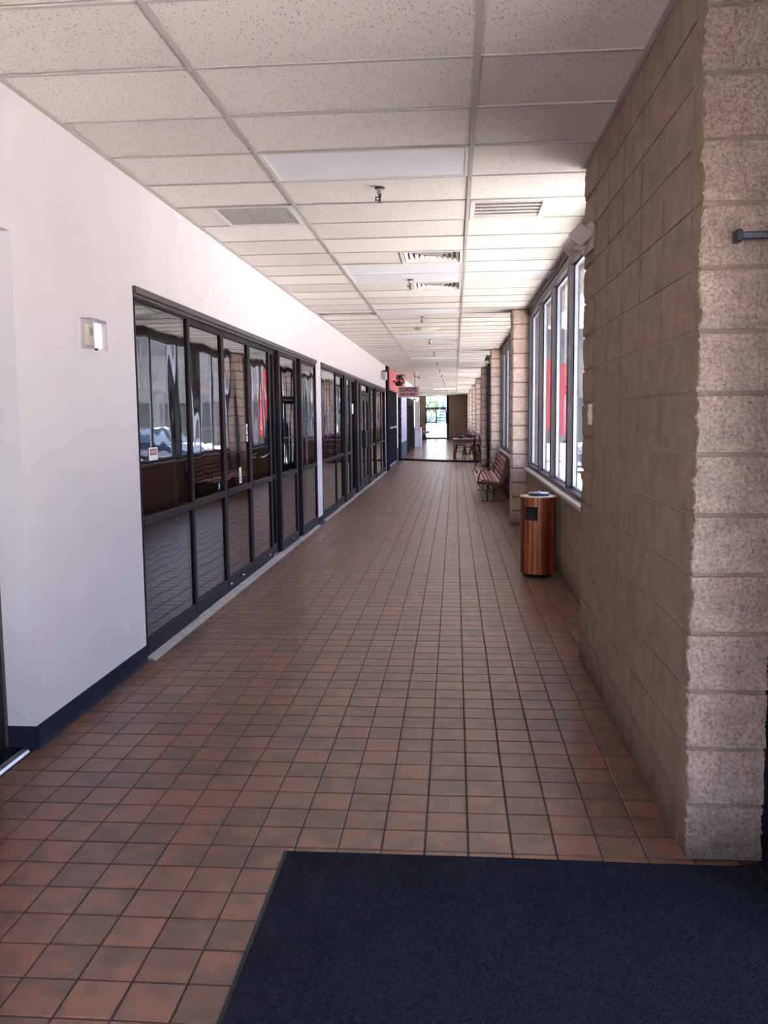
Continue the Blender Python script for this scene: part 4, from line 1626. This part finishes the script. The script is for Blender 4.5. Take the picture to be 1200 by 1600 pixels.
# ------------------------------------------------------------------ hanging sign, basket, hook
YS = 29.0
sx0, sx1, sz0, sz1 = -1.84, -1.17, 2.225, 2.555
H = thing('hanging_sign', "white hanging sign reading COACH'S in dark red and black", 'sign', ((sx0+sx1)/2, YS, 2.4))
q = MB(); q.cbox(sx0, sx1, YS-.03, YS+.03, sz0, sz1, .006); q.build('board', M['signwhite'], H)
q = MB()
t_ = .012
q.box(sx0-.006, sx1+.006, YS-.036, YS+.036, sz0-.01, sz0+t_*.3); q.box(sx0-.006, sx1+.006, YS-.036, YS+.036, sz1-.003, sz1+.01)
q.box(sx0-.012, sx0, YS-.036, YS+.036, sz0-.01, sz1+.01); q.box(sx1, sx1+.012, YS-.036, YS+.036, sz0-.01, sz1+.01)
q.build('frame', M['vent'], H)
cxs = (sx0+sx1)/2-.01
text_mb("COACH'S", .165, .004, lambda u, v, w_: (cxs+u, YS-.034-w_, 2.455+v), .006, .78).build('lettering', M['signblack'], H)
text_mb('BAR & GRILL', .115, .004, lambda u, v, w_: (cxs+u, YS-.034-w_, 2.310+v), .005, .82).build('lettering', M['signred'], H)
for x in (-1.72, -1.30):
    s = MB(); s.tube([(x, YS, sz1), (x, YS, HC)], .008, 6); s.build('hanger_chain', M['iron'], H)
HB = thing('hanging_plant', 'dark leafy plant hanging above the sign by the red wall', 'plant', (-1.80, 28.3, 2.6))
q = MB(); q.lathe([(.0, 2.56), (.10, 2.56), (.14, 2.68), (.125, 2.68), (.09, 2.58), (0, 2.58)], -1.78, 28.3, 16); q.build('pot', M['black'], HB)
q = MB()
for k in range(260):
    a = rnd.uniform(0, 2*PI); r_ = abs(rnd.gauss(0, .12)); z = rnd.uniform(2.58, 2.92)
    c = Vector((-1.76+r_*math.cos(a), 28.3+r_*math.sin(a), z))
    if c.x < -1.94: c.x = -1.94
    d = Vector((rnd.gauss(0, 1), rnd.gauss(0, 1), rnd.gauss(0, .6))).normalized()
    u = d.cross(Vector((0, 0, 1))).normalized()*.022
    q.add([c-d*.05, c+u, c+d*.06, c-u], [(0, 1, 2, 3)])
q.build('foliage', M['plant'], HB, 'stuff', fix=False)
s = MB(); s.tube([(-1.78, 28.3, 2.68), (-1.78, 28.3, HC)], .006, 6); s.build('hanger', M['iron'], HB)
q = MB()
q.tube([(-1.30, 28.0, HC), (-1.30, 28.0, 2.93), (-1.27, 28.0, 2.86), (-1.20, 28.0, 2.83), (-1.14, 28.0, 2.815)], .009, 6)
wk = q.build('ceiling_hook', M['iron'])
tag(wk, 'curved dark wire hook hanging from the ceiling above the sign', 'hook')
q = MB(); q.cbox(-1.16, -1.10, 27.97, 28.03, 2.79, 2.83, .005); q.build('hook_end', M['iron'], wk)

# dome lamp on the second column
dl = thing('dome_camera', 'small white dome fixture bracketed on the second block column', 'camera', (.80, 20.15, 2.82))
q = MB(); q.cbox(.70, .82, 20.12, 20.20, 2.88, 2.93, .006); q.build('bracket', M['iron'], dl)
q = MB(); q.ico((.735, 20.16, 2.79), .055, 2, 0, (1, 1, .9), True); q.build('dome', M['trimwhite'], dl)
q = MB(); q.lathe([(0, 2.88), (.05, 2.88), (.058, 2.81), (0, 2.81)], .735, 20.16, 16); q.build('collar', M['black'], dl)

# ride-on toy by the far doors
KX, KY = -1.95, 59.3
K = thing('ride_on_toy', 'red and cream coin-operated ride-on toy on a pedestal by the far glass doors', 'ride', (KX, KY, FZ))
q = MB(); q.cbox(KX-.42, KX+.10, KY-.3, KY+.3, FZ, .26, .03); q.build('base', M['redbrown'], K)
q = MB(); q.ico((KX-.05, KY, .56), .24, 3, .15, (1.5, .8, .45), True); q.build('body', M['cream'], K)
q = MB(); q.tube([(KX-.1, KY, .25), (KX-.1, KY, .5)], .06, 10); q.tube([(KX+.24, KY, FZ), (KX+.24, KY, .28)], .035, 10); q.build('pedestal', M['iron'], K)
q = MB(); q.ico((KX-.22, KY, .82), .15, 3, .2, (1, .9, 1.0), True); q.build('seat', M['redtoy'], K)
q = MB(); q.tube([(KX+.12, KY, .60), (KX+.26, KY, .70), (KX+.36, KY, .66), (KX+.38, KY, .55), (KX+.32, KY, .46)], .025, 8); q.build('handle', M['iron'], K)

# ------------------------------------------------------------------ roof above corridor and shops (keeps the sun out)
mb = MB(); mb.box(-14, 1.5, -4, 62, 3.4, 3.9); struct('roof', mb, M['facade'])
mb = MB(); mb.box(1.10, 1.3, -2.2, 61.4, HC+.0, 3.4); struct('wall_parapet', mb, M['facade'])
mb = MB(); mb.box(-14, -13.8, -8, 62, -.1, 3.4); struct('wall_far_side', mb, M['facade'])

# ------------------------------------------------------------------ outdoors
mb = MB(); mb.box(-90, 140, -60, 260, -.35, -.17); struct('ground', mb, M['asphalt'])
mb = MB(); mb.box(1.29, 3.0, 4.5, 56.5, -.17, -.05); struct('pavement', mb, M['walk'])
mb = MB(); mb.box(1.29, 6.0, -12, 4.5, -.17, -.05); struct('pavement', mb, M['concrete'])
mb = MB(); mb.box(-90, 90, 61.5, 245, -.17, -.10); struct('pavement', mb, M['concrete'])
mb = MB(); mb.box(-140, 140, 245, 258, -.17, -.08); struct('lawn', mb, M['grass'])
for k in range(14):
    mb = MB(); mb.box(4.2, 9.4, 3+3*k, 3.1+3*k, -.17, -.166); struct('parking_line', mb, M['flagwhite'])


def building(name, label, x0, x1, y0, y1, hgt, face, bandz=2.7):
    R_ = thing(name, label, 'building', ((x0+x1)/2, (y0+y1)/2, -.17))
    q = MB(); q.box(x0, x1, y0, y1, bandz, hgt); q.build('upper_wall', M['facade'], R_)
    q = MB(); q.box(x0+.6, x1-.02, y0+.02, y1-.02, -.17, bandz); q.build('shop_windows', M['facade2'], R_)
    q = MB(); q.box(x0-.15, x1+.1, y0-.15, y1+.1, hgt, hgt+.25); q.build('coping', M['concrete'], R_)
    return R_


bA = building('opposite_building', 'long tan commercial building across the parking lot seen through the windows', 19, 30, -6, 49, 6.4, -1)
for k in range(11):
    q = MB(); q.cbox(19.0, 19.4, -5.8+5.2*k, -5.3+5.2*k, -.17, 2.7); q.build('pillar', M['facade'], bA)
q = MB(); q.box(18.94, 19.0, 26, 33, 3.2, 5.2); q.build('pink_sign_panel', mat('faded_pink', (.62, .25, .24), .6), bA)
q = MB(); q.box(18.92, 19.0, 14.5, 18, 3.6, 4.6); q.build('sign_panel', mat('faded_grey', (.26, .25, .24), .6), bA)
bB = building('end_wing', 'tan end wing of the mall closing off the parking lot', 3.2, 19, 57, 66, 7.0, -1)
for k in range(6):
    q = MB(); q.cbox(3.4+3*k, 3.9+3*k, 56.9, 57.4, -.17, 2.7); q.build('pillar', M['facade'], bB)


def car(cx, cy, paint, label, nm='parked_car'):
    """nose towards -x; length along x"""
    A = thing(nm, label, 'car', (cx, cy, -.17), 'cars parked outside the windows')
    g = -.17
    body = [(-2.25, .35), (-2.22, .62), (-2.05, .76), (-1.15, .93), (-.45, 1.02), (.9, 1.02), (1.9, .98), (2.2, .85), (2.25, .45), (2.1, .28), (-2.1, .25)]
    vs = []
    n = len(body)
    for s_, dz, sh in ((-.80, 0, .93), (-.88, 0, 1), (.88, 0, 1), (.80, 0, .93)):
        for x, z in body:
            vs.append((cx+x*sh, cy+s_, g+.6+(z-.6)*(sh if abs(s_) < .85 else .96)))
    fs = []
    for j in range(3):
        for i in range(n):
            fs.append((j*n+i, j*n+(i+1) % n, (j+1)*n+(i+1) % n, (j+1)*n+i))
    fs += [tuple(range(n)), tuple(range(3*n, 4*n))]
    q = MB(); q.add(vs, fs); b = q.build('body', paint, A)
    cab = [(-1.0, .95), (-.25, 1.40), (.15, 1.47), (1.0, 1.45), (1.75, 1.0)]
    q = MB()
    vs = []
    for s_, k in ((-.78, 0), (-.60, 1), (.60, 1), (.78, 0)):
        for x, z in cab:
            vs.append((cx+x*(.98 if k else 1), cy+s_, g+(z if k else .95+(z-.95)*.35)))
    fs = []
    for j in range(3):
        for i in range(4):
            fs.append((j*5+i, j*5+i+1, (j+1)*5+i+1, (j+1)*5+i))
    fs += [(0, 1, 2, 3, 4), (15, 16, 17, 18, 19)]
    q.add(vs, fs); q.build('cabin_glass', M['carglass'], A)
    q = MB(); q.prism([(cx-.22, g+1.405), (cx+.15, g+1.475), (cx+1.0, g+1.455), (cx+1.05, g+1.42), (cx+.15, g+1.44)], cy-.6, cy+.6, 'y'); q.build('roof_panel', paint, A)
    for wx in (-1.38, 1.38):
        for wy in (-.80, .80):
            q = MB(); q.tube([(cx+wx, cy+wy-.1, g+.32), (cx+wx, cy+wy+.1, g+.32)], .32, 18); wl = q.build('wheel', M['tyre'], A)
            q = MB(); q.tube([(cx+wx, cy+wy-.11, g+.32), (cx+wx, cy+wy+.11, g+.32)], .18, 12); q.build('hubcap', M['chrome'], wl)
    for s_ in (-.6, .6):
        q = MB(); q.cbox(cx-2.24, cx-2.12, cy+s_-.18, cy+s_+.18, g+.60, g+.72, .02); q.build('headlight', M['chrome'], A)


M['carglass'] = mat('car_glass', (.02, .025, .035), .05, spec=.9)
M['silver'] = mat('silver_paint', (.50, .54, .60), .18, metal=.6)
M['carblack'] = mat('black_paint', (.02, .02, .025), .12)
M['carblue'] = mat('blue_paint', (.10, .16, .28), .15, metal=.4)
M['carwhite'] = mat('white_paint', (.75, .76, .78), .2)
M['carred'] = mat('maroon_paint', (.18, .02, .03), .15)
car(6.0, 17.4, M['carred'], 'maroon car parked nearest outside the near windows')
car(5.8, 20.6, M['silver'], 'silver car parked outside between the maroon and black ones')
car(6.1, 23.8, M['carblack'], 'black car parked outside beyond the silver one')
car(5.9, 27.0, M['carblue'], 'dark blue car parked outside beyond the black one')
car(6.2, 30.2, M['carwhite'], 'white car parked outside, farthest along the row')


def feather(cx, cy, m, label, hgt=3.6):
    F_ = thing('feather_flag', label, 'flag', (cx, cy, -.17), 'feather flags outside the windows')
    q = MB(); q.tube([(cx, cy, -.17), (cx, cy, 1.5), (cx+.02, cy, hgt-.6), (cx+.2, cy, hgt-.08), (cx+.5, cy, hgt-.1)], .018, 8); q.build('pole', M['iron'], F_)
    q = MB()
    pts = [(0, .7), (.0, 1.5), (.02, hgt-.6), (.2, hgt-.1), (.5, hgt-.12), (.66, hgt-.7), (.6, 1.6), (.45, .9)]
    n = len(pts)
    q.add([(cx+x, cy+.04*math.sin(z*3)-.006, z) for x, z in pts]+[(cx+x, cy+.04*math.sin(z*3)+.006, z) for x, z in pts],
          [tuple(range(n)), tuple(range(n, 2*n))]+[(i, (i+1) % n, n+(i+1) % n, n+i) for i in range(n)])
    q.build('banner', m, F_)
    q = MB(); q.cbox(cx-.3, cx+.3, cy-.3, cy+.3, -.17, -.13); q.build('foot', M['iron'], F_)


feather(3.72, 33.6, M['flagred'], 'red feather flag outside, nearer the windows')
feather(2.95, 38.6, M['flagwhite'], 'white feather flag outside, farthest of the three')
feather(3.30, 36.0, M['flagred'], 'red feather flag outside, between the white one and the nearer red one', 4.0)


def tree(cx, cy, hgt, r, label, m, con=False, nm='tree'):
    T_ = thing(nm, label, 'tree', (cx, cy, -.1), 'trees beyond the far lot')
    q = MB(); q.tube([(cx, cy, -.1), (cx+.1, cy, hgt*.5)], [r*.09, r*.05], 8); q.build('trunk', M['bark'], T_)
    q = MB()
    if con:
        for k in range(9):
            z = hgt*(.10+.1*k)
            rr = r*(1-k/9.3)
            n = 14
            vs = [(cx+rr*(1+.18*(-1)**i)*math.cos(2*PI*i/n), cy+rr*(1+.18*(-1)**i)*math.sin(2*PI*i/n), z-.15*rr) for i in range(n)]+[(cx, cy, z+hgt*.2)]
            q.add(vs, [(i, (i+1) % n, n) for i in range(n)]+[tuple(range(n))])
    else:
        rr_ = random.Random(int(cx*10+cy))
        for k in range(16):
            a = rr_.uniform(0, 2*PI); u = rr_.uniform(0, .6)*r
            q.ico((cx+u*math.cos(a), cy+u*math.sin(a), hgt*rr_.uniform(.42, .88)), r*rr_.uniform(.35, .5), 2, .6)
    q.build('foliage', m, T_)


TD = 195
tree(-2.6, TD, 5.9, 1.5, 'blue-green spruce seen through the far transom', M['spruce'], True, 'spruce_tree')
tree(-5.2, TD+3, 6.3, 2.0, 'light green broadleaf tree just left of the spruce', M['leaf'])
tree(-8.6, TD+8, 5.6, 1.9, 'pale broadleaf tree at the left of the far lot', M['leaf'])
tree(.8, TD+6, 5.2, 1.8, 'broadleaf tree right of the spruce', M['leaf'])
hd = MB()
for k in range(70):
    hd.ico((-40+k*1.1, 232+rnd.uniform(-.5, .5), 1.2), 2.0, 1, .5, (1, 1, .8))
o = hd.build('hedge', M['spruce'], kind='stuff')
tag(o, 'blue-green hedge along the far edge of the lot', 'hedge')
